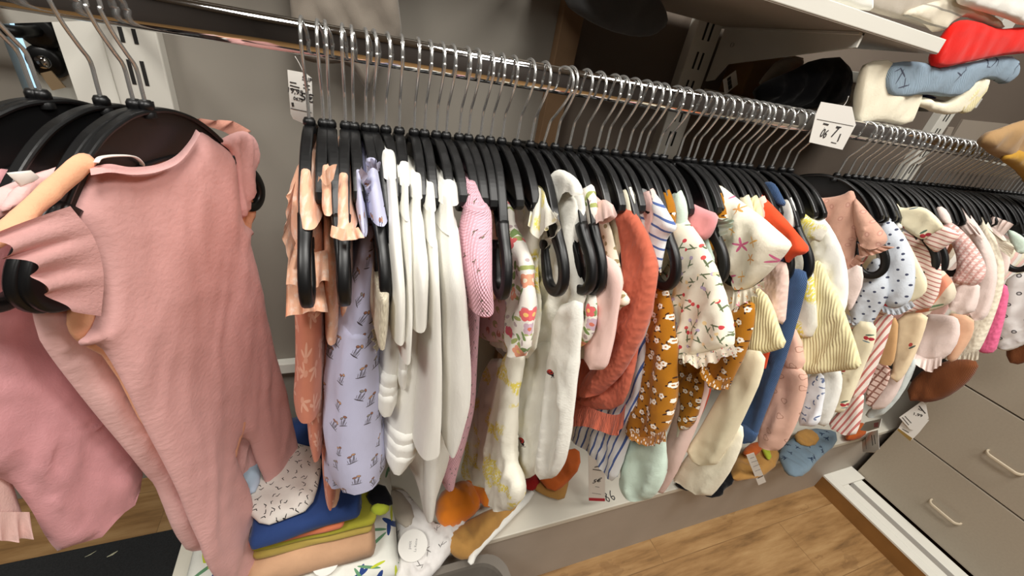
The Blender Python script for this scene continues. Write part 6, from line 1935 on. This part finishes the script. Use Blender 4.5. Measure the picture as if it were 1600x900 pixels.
paper('care_label', 'narrow white care label hanging from the camel cloth on the bench', YFrame(1182, 732, 0.41, 0), [(1166, 711), (1178, 707), (1197, 753), (1185, 758)],
      [], [(1172, 716, 1178, 714, 0.0008), (1174, 722, 1184, 719, 0.0006), (1177, 729, 1187, 725, 0.0006), (1180, 736, 1188, 733, 0.0006), (1184, 747, 1192, 743, 0.0030)], cat='label')
fr = Frame(1.19, -20)
paper('price_tag', 'front card of the bunch of price tags hanging before the drawers', fr, [(1405, 652), (1440, 627), (1447, 633), (1451, 654), (1428, 672), (1422, 671)],
      [('1,99', 1434, 648, 0.010, 20), ('XII', 1438, 640, 0.007, 20)], [(1410, 652, 1420, 664, 0.0008), (1414, 650, 1424, 661, 0.0008), (1436, 634, 1446, 646, 0.0012)], string=[(1446, 634), (1456, 622), (1478, 600)], group=None)
fr = Frame(1.20, -20)
paper('price_tag', 'back card of the bunch of price tags, with a gold lower edge', fr, [(1402, 672), (1412, 655), (1452, 656), (1436, 676), (1424, 688)], [], [(1410, 670, 1420, 676, 0.0008)],
      strip=([(1402, 672), (1404, 669), (1426, 685), (1422, 689)], plain('gold_strip', (150, 122, 66), 0.5)))
paper('care_label', 'pair of pale grey care labels hanging under the red striped frill', YFrame(1358, 690, 0.40, 20), [(1346, 678), (1372, 672), (1374, 702), (1366, 707), (1348, 706)], [], [(1362, 680, 1364, 696, 0.0016), (1366, 680, 1368, 694, 0.0012), (1352, 682, 1354, 702, 0.0006)], cat='label')
paper('paper_tag', 'small white tag with a red print above the grey care labels', YFrame(1352, 666, 0.40, 20), [(1344, 672), (1352, 660), (1378, 654), (1374, 668), (1356, 674)], [], [], strip=([(1366, 661), (1373, 660), (1372, 667), (1366, 668)], plain('red_print', (190, 70, 70), 0.6)))
# round card lying on the sketch print shirt
cc = onZ(645, 852, 0.330)
cards = MB().lathe([(0, 0.0006), (0.030, 0.0006), (0.030, -0.0006), (0, -0.0006)], 36)
co_ = cards.build('round_card', M_paper)
co_.location = cc
co_.rotation_euler = (0.25, -0.1, 0.3)
tag(co_, 'round white paper card lying on the sketch print shirt by the stack', 'card')
ink = MB()
for s, y, h_ in (('petit', 0.006, 0.008), ('La Reine', -0.006, 0.007)):
    v, f = text_mesh(s, h_, 0.0002)
    ink.add([Vector((q.x + 0, q.y + y, 0.0009 + q.z)) for q in v], f)
ic = ink.build('print', plain('pale_ink', (150, 146, 146), 0.7), co_)
ic.rotation_euler = (0, 0, 1.0)
cs = onZ(508, 878, 0.30)
c2 = onY(500, 876, 0.455)
cd = MB().lathe([(0, 0.0006), (0.024, 0.0006), (0.024, -0.0006), (0, -0.0006)], 36).build('round_card', M_paper)
cd.location = c2 + Vector((0.01, -0.005, 0.004))
cd.rotation_euler = (0.35, 0, 0)
tag(cd, 'round white paper card tucked under the fawn trousers at the front of the stack', 'card')

# grey plastic bin standing before the bench
bn = MB()
ctr = Vector((0.095, 0.235, 0))


def rr(hx, hy, r, k=5):
    return rrect(hx, hy, r, k)


n_ = None
rings = []
for hx, hy, z in ((0.165, 0.155, 0.0), (0.198, 0.182, 0.262), (0.205, 0.189, 0.265), (0.205, 0.189, 0.278), (0.190, 0.174, 0.278), (0.188, 0.172, 0.268), (0.160, 0.150, 0.012)):
    rings.append([(ctr.x + a, ctr.y + b_, z) for a, b_ in rrect(hx, hy, 0.05, 6)])
k = len(rings[0])
vs = [p for r in rings for p in r]
fs_ = [(i * k + j, i * k + (j + 1) % k, (i + 1) * k + (j + 1) % k, (i + 1) * k + j) for i in range(len(rings) - 1) for j in range(k)]
fs_ += [tuple(range(k))[::-1], tuple((len(rings) - 1) * k + j for j in range(k))]
bb = MB().add(vs, fs_).build('storage_bin', M_bin, None, False)
tag(bb, 'grey open plastic bin standing on the floor in front of the bench', 'bin')
